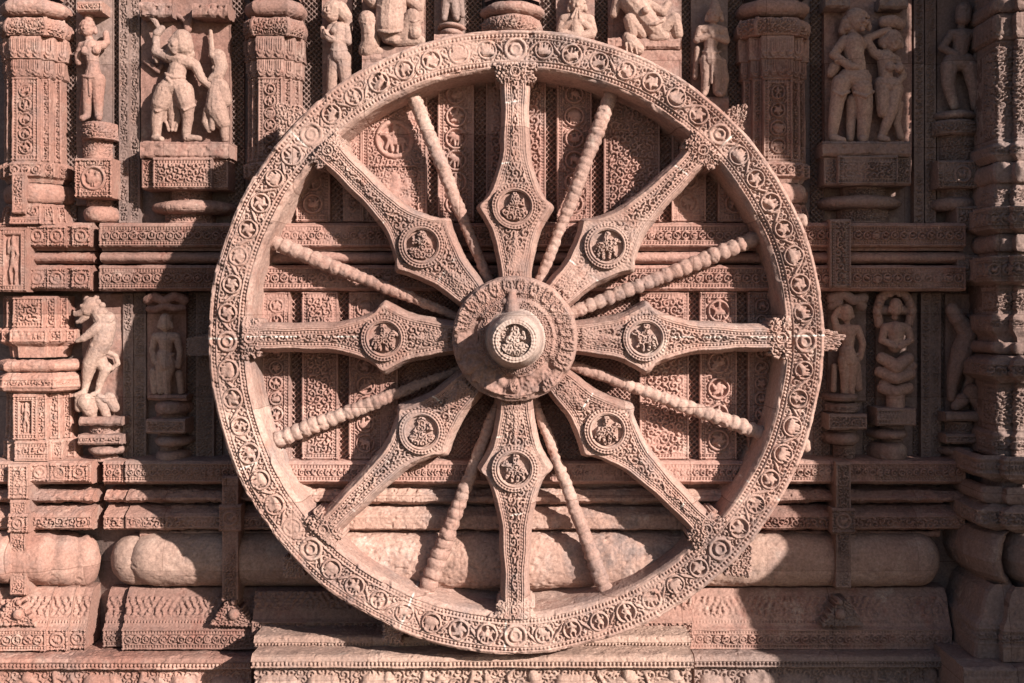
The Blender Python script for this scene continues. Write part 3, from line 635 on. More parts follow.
t = sculpture('dancer_statue', 'slender reddish dancer statue on a round drum left of the swordsman', 93, 222)
slab(t, 76, 113, -30, 206, 108, GREY, 400)
figure('figure', [[(88, 16, 9, 4), (88, 22, 9, 5)], [(88, 27, 12, 7.5), (88, 31, 13, 6)], [(88, 36, 11, 3.4), (90, 42, 11, 4.5)], [(82, 46, 11, 4.5), (91, 47, 12, 7), (102, 45, 11, 4.5)], [(91, 47, 12, 8), (92, 60, 11, 6.3), (93, 66, 11, 6)], [(87, 52, 17, 4.6)], [(98, 51, 17, 4.6)],
   [(93, 68, 11, 6.5), (93, 77, 11, 9)], [(89, 80, 12, 7), (88, 96, 13, 5), (86, 115, 10, 4)], [(98, 80, 12, 7.5), (98, 98, 12, 5.5), (98, 116, 10, 4)], [(82, 46, 11, 4), (77, 55, 10, 3.4), (77, 62, 8, 3)], [(102, 45, 11, 4), (106, 42, 9, 3.2), (104, 32, 7, 3)], [(86, 117, 13, 3), (84, 119, 17, 3)], [(98, 117, 12, 3), (101, 119, 17, 3)], [(84, 84, 6, 4), (80, 116, 4, 4)]] + face(88, 28, 12, 7.5, -.1) + girdle(83, 76, 102, 76, 21) + girdle(84, 44, 99, 43, 19, 6, 1.0, 4) + [[(92, 78, 20, 1.4), (92, 96, 18, 1.2)]], 105, ROSE, t, seed=1)
pedestal(t, [('drum', 74, 112, 120, 139), ('neck', 78, 108, 139, 158), ('block', 75, 112, 158, 198, 38, 'rosette'), ('neck', 82, 106, 198, 206), ('dish', 74, 113, 205, 222)], ROSE, 410)
box('canopy', 77, 102, 1, 12, 84, ROSE, t, 'small', BK, seed=2)

t = sculpture('swordsman_relief', 'sunlit relief of a striding swordsman fighting a rearing beast', 186, 218)
slab(t, 141, 230, -30, 172, 103, PINK, 420)
figure('figure', [[(183, 40, 15, 10), (184, 47, 15, 10.5), (188, 54, 12, 7)], [(178, 46, 20, 7), (177, 50, 20, 6)], [(174, 48, 24, 2.2)], [(181, 58, 13, 7), (178, 68, 12, 9), (175, 80, 12, 9)], [(167, 57, 13, 5.5), (181, 60, 14, 8), (195, 65, 12, 5.5)], [(166, 56, 13, 5.5), (156, 52, 13, 4.6), (157, 36, 14, 3.6)], [(158, 34, 15, 4.2), (163, 29, 15, 3.2)], [(161, 31, 15, 2.2), (156, 22, 15, 2.8), (151, 18, 14, 2)], [(155, 54, 12, 3), (156, 61, 10, 2)],
   [(195, 65, 12, 5.4), (202, 79, 12, 4.4), (212, 88, 13, 3.6)], [(169, 88, 12, 10), (180, 88, 13, 10)], [(166, 92, 13, 9.5), (160, 108, 14, 6.8), (157, 120, 13, 6), (156, 136, 11, 4.4)], [(155, 138, 12, 4), (163, 140, 17, 3)], [(184, 92, 14, 9.5), (188, 107, 17, 7), (188, 118, 13, 5.8), (186, 134, 11, 4.4)], [(187, 138, 13, 4), (200, 139, 16, 3)],
   [(166, 92, 13, 10.5), (161, 104, 14, 9)], [(184, 92, 14, 10.5), (187, 103, 16, 9)], [(170, 80, 20, 2.4), (182, 94, 22, 2.6)], [(174, 98, 10, 7), (172, 112, 8, 6), (171, 126, 6, 4)], [(168, 104, 11, 2), (164, 120, 9, 1.8), (168, 130, 8, 1.6)], [(178, 104, 12, 2), (179, 118, 9, 1.8), (174, 130, 8, 1.6)], [(173, 104, 14, 1.6), (171, 130, 9, 1.4)]] + face(181, 46, 16, 10, -.35) + girdle(166, 74, 185, 78, 22, 8, 1.5) + girdle(172, 58, 192, 62, 20, 6, 1.0, 5) + [[(152, 108, 14, 1.5), (160, 113, 22, 1.5), (168, 108, 14, 1.5)], [(178, 106, 15, 1.5), (188, 112, 25, 1.5), (196, 106, 17, 1.5)], [(156, 46, 17, 1.4), (156, 44, 18, 1.4)]], 101, TAN, t, seed=2)
figure('beast', [[(217, 56, 8, 8), (220, 66, 9, 7), (217, 76, 10, 6)], [(213, 56, 13, 4), (211, 48, 9, 3), (209, 30, 6, 2)], [(216, 82, 10, 6), (215, 96, 12, 8), (216, 110, 12, 11), (222, 122, 10, 8)], [(221, 86, 9, 7), (224, 100, 8, 7)], [(208, 110, 14, 4), (205, 122, 13, 3.4), (209, 130, 12, 3)], [(214, 114, 16, 4), (212, 128, 13, 3.2)], [(223, 122, 10, 5.5), (224, 138, 8, 4)], [(214, 76, 13, 3.4), (210, 80, 14, 2.4)], [(214, 68, 12, 2.6), (220, 74, 13, 2.6)]], 101, TAN, t, seed=3)
pedestal(t, [('plain', 140, 229, 141, 158, 42), ('block', 153, 212, 157, 189, 42), ('block', 142, 228, 158, 189.5, 34, 'small'), ('neck', 165, 206, 190, 202), ('dish', 141, 229, 199, 213, 40), ('neck', 160, 210, 212, 223)], PINK, 430)
for a, b, sd in ((139, 172, 1), (192, 228, 2)): box('canopy', a, b, 2, 17, 80, PINK, t, None, BK, 1.0, 2.0, sd, 3)
figure('canopy_scroll', [[(176, 14, 6, 2.5), (184, 20, 7, 2.5), (186, 28, 6, 4)], [(186, 28, 6, 4), (190, 14, 6, 2), (196, 8, 6, 2)]], 103, PINK, t, seed=4)
figure('hanging_sash', [[(144, 60, 4, 3), (156, 70, 5, 2.4), (160, 64, 4, 2)]], 103, PINK, t, seed=4)

t = sculpture('attendant_statue', 'standing robed attendant with crossed forearms beside the upper wheel rim', 337, 100)
slab(t, 322, 352, -30, 112, 105, PINK, 440)
figure('figure', [[(334, 9, 14, 8.5), (332, 16, 14, 7)], [(340, 9, 12, 8), (345, 16, 10, 7), (348, 24, 7, 4)], [(334, 24, 11, 4), (338, 28, 11, 6)], [(331, 29, 12, 4.5), (346, 29, 11, 5.5)], [(339, 30, 12, 8), (338, 44, 12, 7)], [(335, 32, 17, 4)], [(347, 29, 12, 4.6), (348, 42, 13, 4), (330, 40, 18, 3.4), (326, 34, 18, 3)], [(330, 30, 12, 4), (324, 37, 15, 3), (323, 29, 16, 2.4)], [(339, 46, 12, 8), (339, 56, 12, 9)], [(343, 58, 12, 8), (345, 78, 11, 6), (347, 98, 10, 4)], [(334, 58, 10, 7), (332, 78, 9, 6), (331, 98, 8, 5)]] + face(333, 11, 14, 8.5, -.35) + girdle(331, 50, 347, 50, 21) + [[(334, 40, 21, .9), (328, 36, 22, .9), (325, 30, 20, .8)], [(342, 56, 19, 1.2), (345, 80, 16, 1)]], 102, TAN, t, seed=5)

t = sculpture('pot_bellied_figure', 'large squatting pot-bellied figure cut by the picture top left of the wheel crown', 393, 70)
slab(t, 362, 425, -30, 80, 104, PINK, 450)
figure('figure', [[(391, -14, 14, 11)], [(392, 2, 13, 15), (391, 16, 15, 15), (391, 28, 18, 15)], [(374, 2, 12, 7), (364, -6, 12, 5), (366, -16, 12, 4)], [(410, 0, 12, 7), (419, 8, 12, 5)], [(378, 34, 12, 8), (368, 21, 20, 8.5), (370, 30, 19, 8), (371, 44, 16, 9.5), (368, 50, 15, 9)], [(402, 38, 14, 8), (413, 18, 20, 7.5), (415, 34, 17, 7.5)], [(396, 42, 14, 6), (420, 41, 13, 5.5)], [(388, 40, 20, 5.5), (396, 42, 22, 5.5)], [(420, -2, 10, 5), (418, 20, 9, 5)], [(364, 52, 14, 5), (379, 52, 14, 5)]] + girdle(379, 8, 404, 8, 30, 8, 1.2, 6) + girdle(380, 34, 402, 34, 34, 8, 1.6, 3) + [[(391, 24, 30, 1.2)], [(361, 24, 24, 1.2), (368, 27, 28, 1.2), (376, 24, 24, 1.2)], [(407, 22, 25, 1.2), (415, 25, 27, 1.2), (421, 22, 24, 1.2)], [(388, 14, 26, 3.5)], [(397, 13, 26, 3.5)]], 101, TAN, t, seed=6)
pedestal(t, [('plain', 362, 424, 45, 60, 32), ('plain', 362, 382, 53, 80, 36)], PINK, 455)

t = sculpture('standing_feet_fragment', 'small figure seen from the legs down on a double ring base', 450, 45)
slab(t, 434, 465, -30, 60, 106, GREY, 460)
figure('figure', [[(450, -14, 10, 8), (449, -2, 10, 7)], [(446, 0, 11, 5), (444, 18, 10, 3.4)], [(453, 0, 11, 5), (456, 17, 10, 3.6)], [(459, -4, 8, 4), (462, 14, 6, 3)], [(444, 19, 14, 2.6)], [(457, 19, 14, 2.6)]], 105, GREY, t, seed=7)
pedestal(t, [('dish', 435, 465, 20, 26, 34), ('dish', 436, 464, 26, 34, 34), ('plain', 434, 466, 33, 60, 34)], PINK, 465)

t = sculpture('seated_devotee', 'small seated devotee with hands folded above the wheel crown', 575, 50)
slab(t, 556, 595, -30, 60, 105, PINK, 470)
figure('figure', [[(577, 2, 14, 8), (577, 8, 14, 7)], [(577, -8, 12, 5)], [(577, 15, 12, 4)], [(564, 20, 13, 5.5), (576, 20, 14, 7), (589, 20, 13, 5.5)], [(576, 22, 13, 9), (576, 34, 13, 8)], [(563, 21, 13, 4.8), (560, 31, 13, 4.2), (574, 22, 19, 3.6)], [(590, 21, 13, 4.8), (593, 31, 13, 4.2), (579, 22, 19, 3.6)], [(575, 19, 20, 3.2), (575, 34, 19, 2.6)], [(574, 38, 13, 6), (562, 35, 15, 5), (578, 38, 18, 4.6)], [(578, 38, 13, 6), (591, 35, 15, 5), (574, 40, 18, 4.6)]] + face(577, 6, 14, 8) + girdle(567, 17, 586, 17, 21, 7, 1.0, 5) + [[(571, 20, 23, 1.0), (575, 12, 22, .9)], [(575, 20, 23, 1.0), (577, 12, 22, .9)], [(579, 20, 23, 1.0), (579, 12, 22, .9)]], 103, TAN, t, seed=8)
pedestal(t, [('plain', 556, 595, 40, 60, 30)], PINK, 475)

t = sculpture('reclining_figure', 'large reclining figure with raised knee cut by the picture top right of the wheel crown', 647, 85)
slab(t, 608, 682, -30, 100, 104, PINK, 480)
figure('figure', [[(628, -12, 14, 10)], [(632, 2, 14, 13), (642, 16, 15, 11), (653, 28, 15, 10), (662, 36, 14, 7)], [(642, 34, 14, 6), (629, 22, 21, 6.5), (632, 33, 17, 6)], [(659, 32, 14, 8), (674, 20, 19, 6), (677, 34, 15, 6)], [(628, 38, 16, 6), (632, 46, 18, 8), (638, 50, 17, 6)], [(646, 4, 12, 6), (662, 12, 12, 5), (668, 4, 11, 4)], [(618, 0, 11, 6), (614, 14, 10, 4)], [(665, 38, 16, 4.5), (652, 38, 17, 4)]] + girdle(645, 28, 664, 20, 27, 8, 1.6, 3) + girdle(622, -4, 640, -8, 26, 8, 1.2, 6) + [[(625, 46, 24, 1.2), (626, 54, 23, 1.2)], [(629, 47, 25, 1.2), (631, 55, 24, 1.2)], [(634, 48, 25, 1.2), (636, 56, 24, 1.2)], [(644, 14, 28, 4)]], 101, TAN, t, seed=9)
pedestal(t, [('plain', 608, 681, 37, 49, 34), ('plain', 640, 682, 48, 108, 30)], PINK, 485)

t = sculpture('praying_statue', 'crowned standing statue with hands joined at the chest beside the shaded pilaster', 710, 108)
slab(t, 691, 728, -30, 118, 106, GREY, 490)
figure('figure', [[(715, 3, 12, 4), (715, 9, 13, 6)], [(714, 16, 14, 7.5), (713, 19, 15, 6)], [(713, 25, 12, 3.6)], [(701, 30, 12, 5), (712, 31, 13, 7), (723, 31, 12, 5)], [(712, 32, 13, 8), (710, 48, 12, 6.5)], [(700, 31, 12, 4.4), (697, 40, 13, 3.8), (712, 36, 19, 3)], [(724, 32, 12, 4.4), (726, 41, 13, 3.8), (712, 38, 19, 3)], [(711, 35, 19, 3.4)], [(710, 50, 12, 7), (711, 60, 12, 9)], [(706, 60, 12, 6.5), (706, 78, 12, 5), (705, 91, 10, 4)], [(715, 60, 13, 6.5), (717, 78, 12, 5), (717, 91, 10, 4)], [(722, 62, 9, 5), (725, 78, 8, 5), (723, 92, 7, 4)], [(704, 94, 13, 3), (703, 95, 16, 2.6)], [(718, 94, 13, 3), (720, 95, 16, 2.6)], [(698, 48, 8, 3), (696, 76, 6, 3)]] + face(714, 16, 14, 7.5) + girdle(703, 52, 720, 52, 20) + girdle(704, 27, 721, 27, 19, 6, 1.0, 4) + [[(711, 56, 20, 1.4), (711, 84, 17, 1.2)]], 104, TAN, t, seed=10)
pedestal(t, [('plain', 692, 729, 96, 118, 22)], PINK, 495)

t = sculpture('embracing_couple', 'shaded relief of a man and woman standing side by side', 868, 216)
slab(t, 824, 912, -30, 172, 103, PINK, 500)
figure('man', [[(855, 18, 13, 10), (857, 24, 14, 9)], [(848, 22, 11, 7), (844, 30, 9, 5)], [(853, 32, 12, 5)], [(845, 41, 12, 6), (853, 43, 13, 9), (862, 44, 12, 6)], [(853, 44, 13, 11), (854, 56, 13, 9.5), (857, 68, 12, 9)], [(844, 41, 13, 5.4), (833, 55, 14, 4.6), (848, 68, 19, 4)], [(849, 68, 20, 3.6), (855, 69, 20, 3)], [(848, 78, 12, 10), (860, 80, 13, 11)], [(841, 84, 13, 10), (837, 102, 13, 7.2), (835, 116, 12, 6.4), (833, 134, 10, 4.6)], [(833, 138, 12, 4.4), (842, 141, 16, 3.4)], [(861, 88, 15, 10.5), (864, 106, 15, 8), (864, 120, 13, 7), (863, 138, 11, 5.6)], [(862, 140, 16, 4.4)], [(853, 100, 9, 6.5), (852, 118, 8, 5), (851, 138, 8, 4)], [(836, 66, 8, 6), (832, 72, 7, 5)], [(832, 92, 18, 1.6), (839, 97, 23, 1.6), (847, 93, 19, 1.6)], [(852, 94, 21, 1.6), (862, 99, 26, 1.6), (871, 93, 20, 1.6)]] + face(857, 22, 14, 10.5, .3) + girdle(846, 72, 867, 72, 22) + girdle(845, 38, 862, 40, 22, 7, 1.1, 6) + [[(838, 60, 19, 1.3), (834, 62, 18, 1.3)]], 101, TAN, t, seed=11)
figure('woman', [[(892, 38, 13, 8.5), (893, 44, 14, 8)], [(885, 42, 11, 7)], [(888, 51, 11, 4)], [(876, 54, 12, 5), (886, 58, 12, 8), (896, 60, 11, 5)], [(874, 53, 12, 4.6), (866, 39, 12, 4), (888, 30, 14, 3.4)], [(886, 60, 12, 9), (886, 72, 11, 7.5), (886, 80, 11, 7)], [(888, 68, 19, 5)], [(897, 69, 19, 5)], [(897, 62, 12, 4.2), (903, 76, 13, 3.6), (896, 84, 18, 3.2)], [(882, 84, 11, 8), (893, 86, 12, 9)], [(882, 90, 12, 8), (882, 104, 14, 6.6), (882, 112, 14, 6)], [(895, 90, 12, 8.4), (891, 110, 15, 6), (887, 122, 13, 5.4), (882, 136, 11, 4)], [(880, 138, 13, 3.6), (886, 140, 16, 3)], [(900, 104, 7, 5), (898, 122, 7, 4), (902, 136, 7, 4)]] + face(892, 42, 14, 8.5, .15) + girdle(876, 82, 896, 82, 20) + girdle(880, 54, 894, 56, 21, 6, 1.0, 5), 101, TAN, t, seed=12)
figure('headdress', [[(884, 22, 12, 6), (892, 22, 13, 7), (900, 24, 11, 6)]], 101, TAN, t, seed=13)
pedestal(t, [('plain', 823, 911, 141, 156, 40), ('block', 838, 898, 155, 185, 40), ('block', 824, 911, 156, 185.5, 32, 'small'), ('neck', 846, 890, 186, 198), ('dish', 824, 912, 194, 208, 38), ('neck', 842, 894, 207, 223)], GREY, 505)
for a, b, sd in ((826, 850, 1), (880, 908, 2)): box('canopy', a, b, -4, 8, 82, GREY, t, None, BK, 1.0, 2.0, sd, 3)

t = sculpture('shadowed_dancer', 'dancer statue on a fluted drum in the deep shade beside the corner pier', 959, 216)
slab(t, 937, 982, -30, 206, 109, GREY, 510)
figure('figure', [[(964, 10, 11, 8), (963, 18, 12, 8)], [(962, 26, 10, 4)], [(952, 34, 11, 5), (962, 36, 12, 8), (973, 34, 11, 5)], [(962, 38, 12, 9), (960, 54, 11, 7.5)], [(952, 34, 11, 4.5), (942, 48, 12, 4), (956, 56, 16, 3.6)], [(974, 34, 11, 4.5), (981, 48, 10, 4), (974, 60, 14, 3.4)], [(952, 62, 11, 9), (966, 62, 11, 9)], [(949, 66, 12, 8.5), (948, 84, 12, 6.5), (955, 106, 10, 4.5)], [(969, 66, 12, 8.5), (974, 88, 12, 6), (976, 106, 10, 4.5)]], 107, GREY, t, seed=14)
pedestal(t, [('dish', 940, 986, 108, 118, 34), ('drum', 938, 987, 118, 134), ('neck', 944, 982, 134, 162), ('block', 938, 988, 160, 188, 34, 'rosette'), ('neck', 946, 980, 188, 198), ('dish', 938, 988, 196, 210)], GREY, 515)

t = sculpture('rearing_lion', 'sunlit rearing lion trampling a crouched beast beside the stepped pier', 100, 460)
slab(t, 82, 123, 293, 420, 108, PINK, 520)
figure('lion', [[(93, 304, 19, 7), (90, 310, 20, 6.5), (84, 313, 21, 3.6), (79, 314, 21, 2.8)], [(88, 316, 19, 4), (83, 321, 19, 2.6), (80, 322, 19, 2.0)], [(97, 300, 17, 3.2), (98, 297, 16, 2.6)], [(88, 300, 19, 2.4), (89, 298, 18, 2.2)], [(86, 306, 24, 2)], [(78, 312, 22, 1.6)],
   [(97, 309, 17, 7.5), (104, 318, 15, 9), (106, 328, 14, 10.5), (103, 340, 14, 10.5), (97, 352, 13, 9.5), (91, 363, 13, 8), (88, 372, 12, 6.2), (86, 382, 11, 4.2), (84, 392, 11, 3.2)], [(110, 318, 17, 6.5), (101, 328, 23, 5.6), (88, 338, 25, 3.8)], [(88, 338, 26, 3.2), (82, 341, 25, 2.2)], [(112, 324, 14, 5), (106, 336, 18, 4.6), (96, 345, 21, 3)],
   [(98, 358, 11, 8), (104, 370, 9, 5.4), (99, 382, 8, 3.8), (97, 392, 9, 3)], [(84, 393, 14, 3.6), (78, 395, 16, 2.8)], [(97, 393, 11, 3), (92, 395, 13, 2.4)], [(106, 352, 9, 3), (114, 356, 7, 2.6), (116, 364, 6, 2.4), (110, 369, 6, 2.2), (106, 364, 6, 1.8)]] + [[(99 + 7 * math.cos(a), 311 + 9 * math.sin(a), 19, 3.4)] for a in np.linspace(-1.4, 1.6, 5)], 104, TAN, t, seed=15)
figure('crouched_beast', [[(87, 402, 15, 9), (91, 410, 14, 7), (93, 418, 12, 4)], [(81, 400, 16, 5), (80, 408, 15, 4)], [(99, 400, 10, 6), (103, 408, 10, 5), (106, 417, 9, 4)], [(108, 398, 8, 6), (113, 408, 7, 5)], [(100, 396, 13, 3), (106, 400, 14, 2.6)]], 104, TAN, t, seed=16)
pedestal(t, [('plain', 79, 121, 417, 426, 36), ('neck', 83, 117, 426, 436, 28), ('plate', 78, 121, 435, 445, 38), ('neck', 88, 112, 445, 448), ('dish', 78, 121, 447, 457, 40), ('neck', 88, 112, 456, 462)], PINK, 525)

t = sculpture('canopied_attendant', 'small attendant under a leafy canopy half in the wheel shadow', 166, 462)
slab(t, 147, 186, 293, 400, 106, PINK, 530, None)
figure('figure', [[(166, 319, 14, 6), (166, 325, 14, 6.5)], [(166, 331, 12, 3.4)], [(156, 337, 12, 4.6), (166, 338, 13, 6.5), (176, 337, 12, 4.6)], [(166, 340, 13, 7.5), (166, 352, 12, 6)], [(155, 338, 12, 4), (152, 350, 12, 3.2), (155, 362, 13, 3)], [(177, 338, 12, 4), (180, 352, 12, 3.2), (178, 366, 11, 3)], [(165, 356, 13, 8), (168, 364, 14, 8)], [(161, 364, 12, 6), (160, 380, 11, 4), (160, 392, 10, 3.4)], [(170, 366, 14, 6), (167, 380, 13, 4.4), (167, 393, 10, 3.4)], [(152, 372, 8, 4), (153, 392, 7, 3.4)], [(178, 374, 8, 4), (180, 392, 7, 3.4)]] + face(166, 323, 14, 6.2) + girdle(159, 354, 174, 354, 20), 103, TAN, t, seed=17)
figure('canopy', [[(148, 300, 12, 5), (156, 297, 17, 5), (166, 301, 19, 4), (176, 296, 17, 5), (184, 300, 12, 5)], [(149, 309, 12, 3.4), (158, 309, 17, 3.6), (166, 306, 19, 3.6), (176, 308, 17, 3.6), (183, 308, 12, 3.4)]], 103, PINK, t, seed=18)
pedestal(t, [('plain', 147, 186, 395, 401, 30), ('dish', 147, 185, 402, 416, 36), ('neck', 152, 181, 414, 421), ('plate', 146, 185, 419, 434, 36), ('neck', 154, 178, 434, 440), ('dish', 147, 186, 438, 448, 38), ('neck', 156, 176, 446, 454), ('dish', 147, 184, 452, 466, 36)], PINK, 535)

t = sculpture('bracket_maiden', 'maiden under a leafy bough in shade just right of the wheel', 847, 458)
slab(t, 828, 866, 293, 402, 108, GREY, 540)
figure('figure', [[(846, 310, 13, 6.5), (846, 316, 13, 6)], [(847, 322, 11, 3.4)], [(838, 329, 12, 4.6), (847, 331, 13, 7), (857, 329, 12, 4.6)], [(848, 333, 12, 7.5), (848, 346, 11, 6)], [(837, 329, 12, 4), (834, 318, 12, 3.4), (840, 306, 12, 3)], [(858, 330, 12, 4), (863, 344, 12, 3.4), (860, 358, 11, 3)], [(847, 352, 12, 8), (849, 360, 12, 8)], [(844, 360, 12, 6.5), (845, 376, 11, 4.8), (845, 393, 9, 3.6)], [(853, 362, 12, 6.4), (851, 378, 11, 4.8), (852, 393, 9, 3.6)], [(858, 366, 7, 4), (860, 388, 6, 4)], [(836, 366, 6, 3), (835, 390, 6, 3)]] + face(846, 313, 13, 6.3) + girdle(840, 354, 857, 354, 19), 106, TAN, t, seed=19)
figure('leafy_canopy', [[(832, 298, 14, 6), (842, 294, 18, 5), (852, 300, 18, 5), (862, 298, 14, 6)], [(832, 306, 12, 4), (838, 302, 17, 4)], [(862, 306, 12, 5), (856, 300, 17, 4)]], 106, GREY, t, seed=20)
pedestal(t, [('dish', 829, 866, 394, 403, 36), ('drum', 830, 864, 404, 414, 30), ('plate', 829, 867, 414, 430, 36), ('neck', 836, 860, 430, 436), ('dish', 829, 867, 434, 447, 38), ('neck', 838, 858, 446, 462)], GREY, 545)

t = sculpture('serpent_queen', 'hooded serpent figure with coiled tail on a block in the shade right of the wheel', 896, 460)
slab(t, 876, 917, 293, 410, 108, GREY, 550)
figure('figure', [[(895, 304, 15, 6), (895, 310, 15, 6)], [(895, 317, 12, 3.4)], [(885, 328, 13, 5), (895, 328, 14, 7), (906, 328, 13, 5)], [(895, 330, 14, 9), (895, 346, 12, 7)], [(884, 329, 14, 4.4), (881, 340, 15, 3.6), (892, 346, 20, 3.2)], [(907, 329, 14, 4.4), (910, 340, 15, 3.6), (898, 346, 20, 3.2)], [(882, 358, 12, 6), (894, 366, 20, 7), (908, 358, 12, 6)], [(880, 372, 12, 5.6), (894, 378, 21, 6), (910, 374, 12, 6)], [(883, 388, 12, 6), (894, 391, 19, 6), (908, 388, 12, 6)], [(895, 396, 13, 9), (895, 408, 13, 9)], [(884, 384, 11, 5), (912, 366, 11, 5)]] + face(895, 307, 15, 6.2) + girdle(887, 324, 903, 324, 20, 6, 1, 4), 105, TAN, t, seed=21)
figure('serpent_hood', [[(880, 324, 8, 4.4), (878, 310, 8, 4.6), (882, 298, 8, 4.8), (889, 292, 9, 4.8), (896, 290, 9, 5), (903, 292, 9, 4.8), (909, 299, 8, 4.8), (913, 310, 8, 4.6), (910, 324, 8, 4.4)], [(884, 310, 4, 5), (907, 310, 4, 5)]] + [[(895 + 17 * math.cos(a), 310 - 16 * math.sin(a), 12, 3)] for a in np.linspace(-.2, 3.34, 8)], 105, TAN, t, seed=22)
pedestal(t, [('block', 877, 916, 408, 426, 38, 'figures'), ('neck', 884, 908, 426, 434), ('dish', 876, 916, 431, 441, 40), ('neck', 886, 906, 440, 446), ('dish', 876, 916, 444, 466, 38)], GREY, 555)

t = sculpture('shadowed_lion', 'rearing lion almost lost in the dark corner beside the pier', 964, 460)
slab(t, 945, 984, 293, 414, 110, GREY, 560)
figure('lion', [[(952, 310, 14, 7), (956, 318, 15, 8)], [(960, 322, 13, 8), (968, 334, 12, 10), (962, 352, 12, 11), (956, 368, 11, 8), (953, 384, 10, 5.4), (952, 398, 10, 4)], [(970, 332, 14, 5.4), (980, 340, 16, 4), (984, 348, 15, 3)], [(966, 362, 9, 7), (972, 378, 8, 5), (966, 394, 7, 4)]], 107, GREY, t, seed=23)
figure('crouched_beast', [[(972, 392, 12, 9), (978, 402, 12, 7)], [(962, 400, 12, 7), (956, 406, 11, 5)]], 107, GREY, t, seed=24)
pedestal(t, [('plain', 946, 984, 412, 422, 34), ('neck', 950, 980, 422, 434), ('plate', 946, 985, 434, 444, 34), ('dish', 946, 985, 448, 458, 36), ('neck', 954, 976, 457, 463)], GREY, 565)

# ------------------------------------------------------------------ the corner pier at the right
pier = thing('corner_pier', 'massive lobed corner pier with projecting mouldings in raking light at the right', 'pier', (600, 60, -CH / U))
PLAN['pier'] = [(-1, 0), (-1, .86), (-.98, .90), (-.84, .90), (-.82, .90), (-.82, 1), (-.5, 1), (.5, 1), (.82, 1), (.82, .9), (1, .86), (1, 0)]
PLAN['pierlobe'] = [(-1 + .0 * t, .5 * t) for t in (0, .5, 1)] + [(-1 + .26 * t, .52 + .3 * math.sin(math.pi * t) ** .7 + .16 * t) for t in np.linspace(0, 1, 12)] + [(-.73 + .3 * t, .68 + .34 * math.sin(math.pi * (t * .9 + .05)) ** .6) for t in np.linspace(0.02, 1, 14)] + [(-.4, .95), (.4, .95), (1, .6), (1, 0)]
PW = 100.0
def pc(name, levels, plan='pier', bands=(), extra=0, rough=.7, seed=0):
    """levels [(py, how far the left edge stands out beyond the shaft)]"""
    dep = 90 + extra; S = 1 + (BK - dep) / DIST
    return column(name, VX + 597 / S, BK, dep, [(py, (PW + w) / S) for py, w in levels], GREY, pier, plan, bands, 1.0, rough, seed)
pc('capital', [(-330, 80), (-250, 60), (-160, 46), (-120, 30), (-80, 14), (-60, 2), (-12, 0)], extra=30)
def pl(name, y0, y1, w, seed, plan='pierlobe', extra=8, kind=None):
    lv = [(y0 + (y1 - y0) * (1 + math.sin(a)) / 2, w - 9 + 9 * max(0, math.cos(a)) ** .7) for a in np.linspace(-math.pi / 2, math.pi / 2, 9)]
    return pc(name, lv, plan, [(y0 + 1, y1 - 1, kind)] if kind else (), extra, .8, seed)
pl('ring', -8, 10, 4, 600, 'pier'); pc('collar', [(10, -2), (13, 3), (34, 3), (37, 0)], 'pier', [(14, 34, 'lap')], 4, seed=601)
pc('shaft', [(36, -1), (142, 0)], 'pier', [(38, 141, 'curl')], seed=602)
pc('base_band', [(141, 2), (144, 6), (154, 6), (160, 0)], 'pier', [(144, 154, 'small')], 6, seed=603)
pl('torus', 160, 182, 6, 604, 'pier'); pc('foot', [(181, 0), (190, 3), (206, 4)], 'pier', [(186, 205, 'small')], 2, seed=605)
for a, b, n in ((206, 228, 'fillet'), (256, 281, 'fillet')):
    pc(n, [(a - 1, 8), (a + 1, 12), (b - 2, 12), (b, 9), (b + 4, 0)], 'pier', [(a, b, 'vine')], 14, seed=610 + a)
pl('roll', 233, 252, 6, 607, 'pier', 8); pc('core', [(226, 0), (258, 0)], 'pier', extra=0, seed=608)
box('side_course', 957, 990, 206, 229, 80, GREY, pier, 'curl', BK, seed=609); box('side_course', 957, 990, 255, 282, 80, GREY, pier, 'curl', BK, seed=629); box('side_course', 959, 990, 228, 256, 88, GREY, pier, None, BK, seed=630)
pc('neck', [(284, -1), (318, 0)], 'pier', [(286, 316, 'curl')], seed=611)
pc('plate', [(314, 3), (317, 7), (331, 7), (335, 3), (338, 0), (344, -1)], 'pier', [(318, 330, 'small')], 4, seed=612)
pl('ring', 342, 355, 8, 613, 'pier'); pc('plate', [(356, 0), (361, 12), (365, 14), (377, 14), (380, 8), (384, 0)], 'pier', [(364, 377, 'curl')], 18, seed=614)
pc('shaft', [(382, -1), (434, 0)], 'pier', [(384, 432, 'curl')], seed=615); pc('foot', [(433, 0), (436, 4), (458, 4)], 'pier', [(436, 457, 'curl')], 4, seed=616)
pc('fillet', [(457, 22), (460, 27), (476, 27), (480, 22), (486, 4)], 'pier', [(460, 476, 'vine')], 22, seed=617)
pl('roll', 488, 506, 22, 618, 'pier', 16); pc('core', [(484, -4), (512, -4)], 'pier', extra=6)
pc('fillet', [(506, 10), (512, 27), (526, 27), (530, 22), (536, 4)], 'pier', [(512, 527, 'curl')], 22, seed=619)
pc('cushion', [(534, 6), (538, 18), (548, 25), (565, 28), (580, 22), (590, 10), (598, 6)], 'pierlobe', extra=24, seed=620)
pc('plinth', [(590, 8), (596, 16), (604, 20), (622, 25), (628, 30), (648, 31), (662, 31)], 'pier', [(630, 648, 'curl')], 26, seed=621)
zl = -(668 - VY) * 1.02
mould('ledge', 443, 900, [(BK, -CH / U + 1), (22, -CH / U + 1), (22, zl - 10), (22, zl - 3), (25, zl), (BK, zl + 1)], GREY, pier, [(2, 'dent')], 1.6, 1.2, BK, 622)
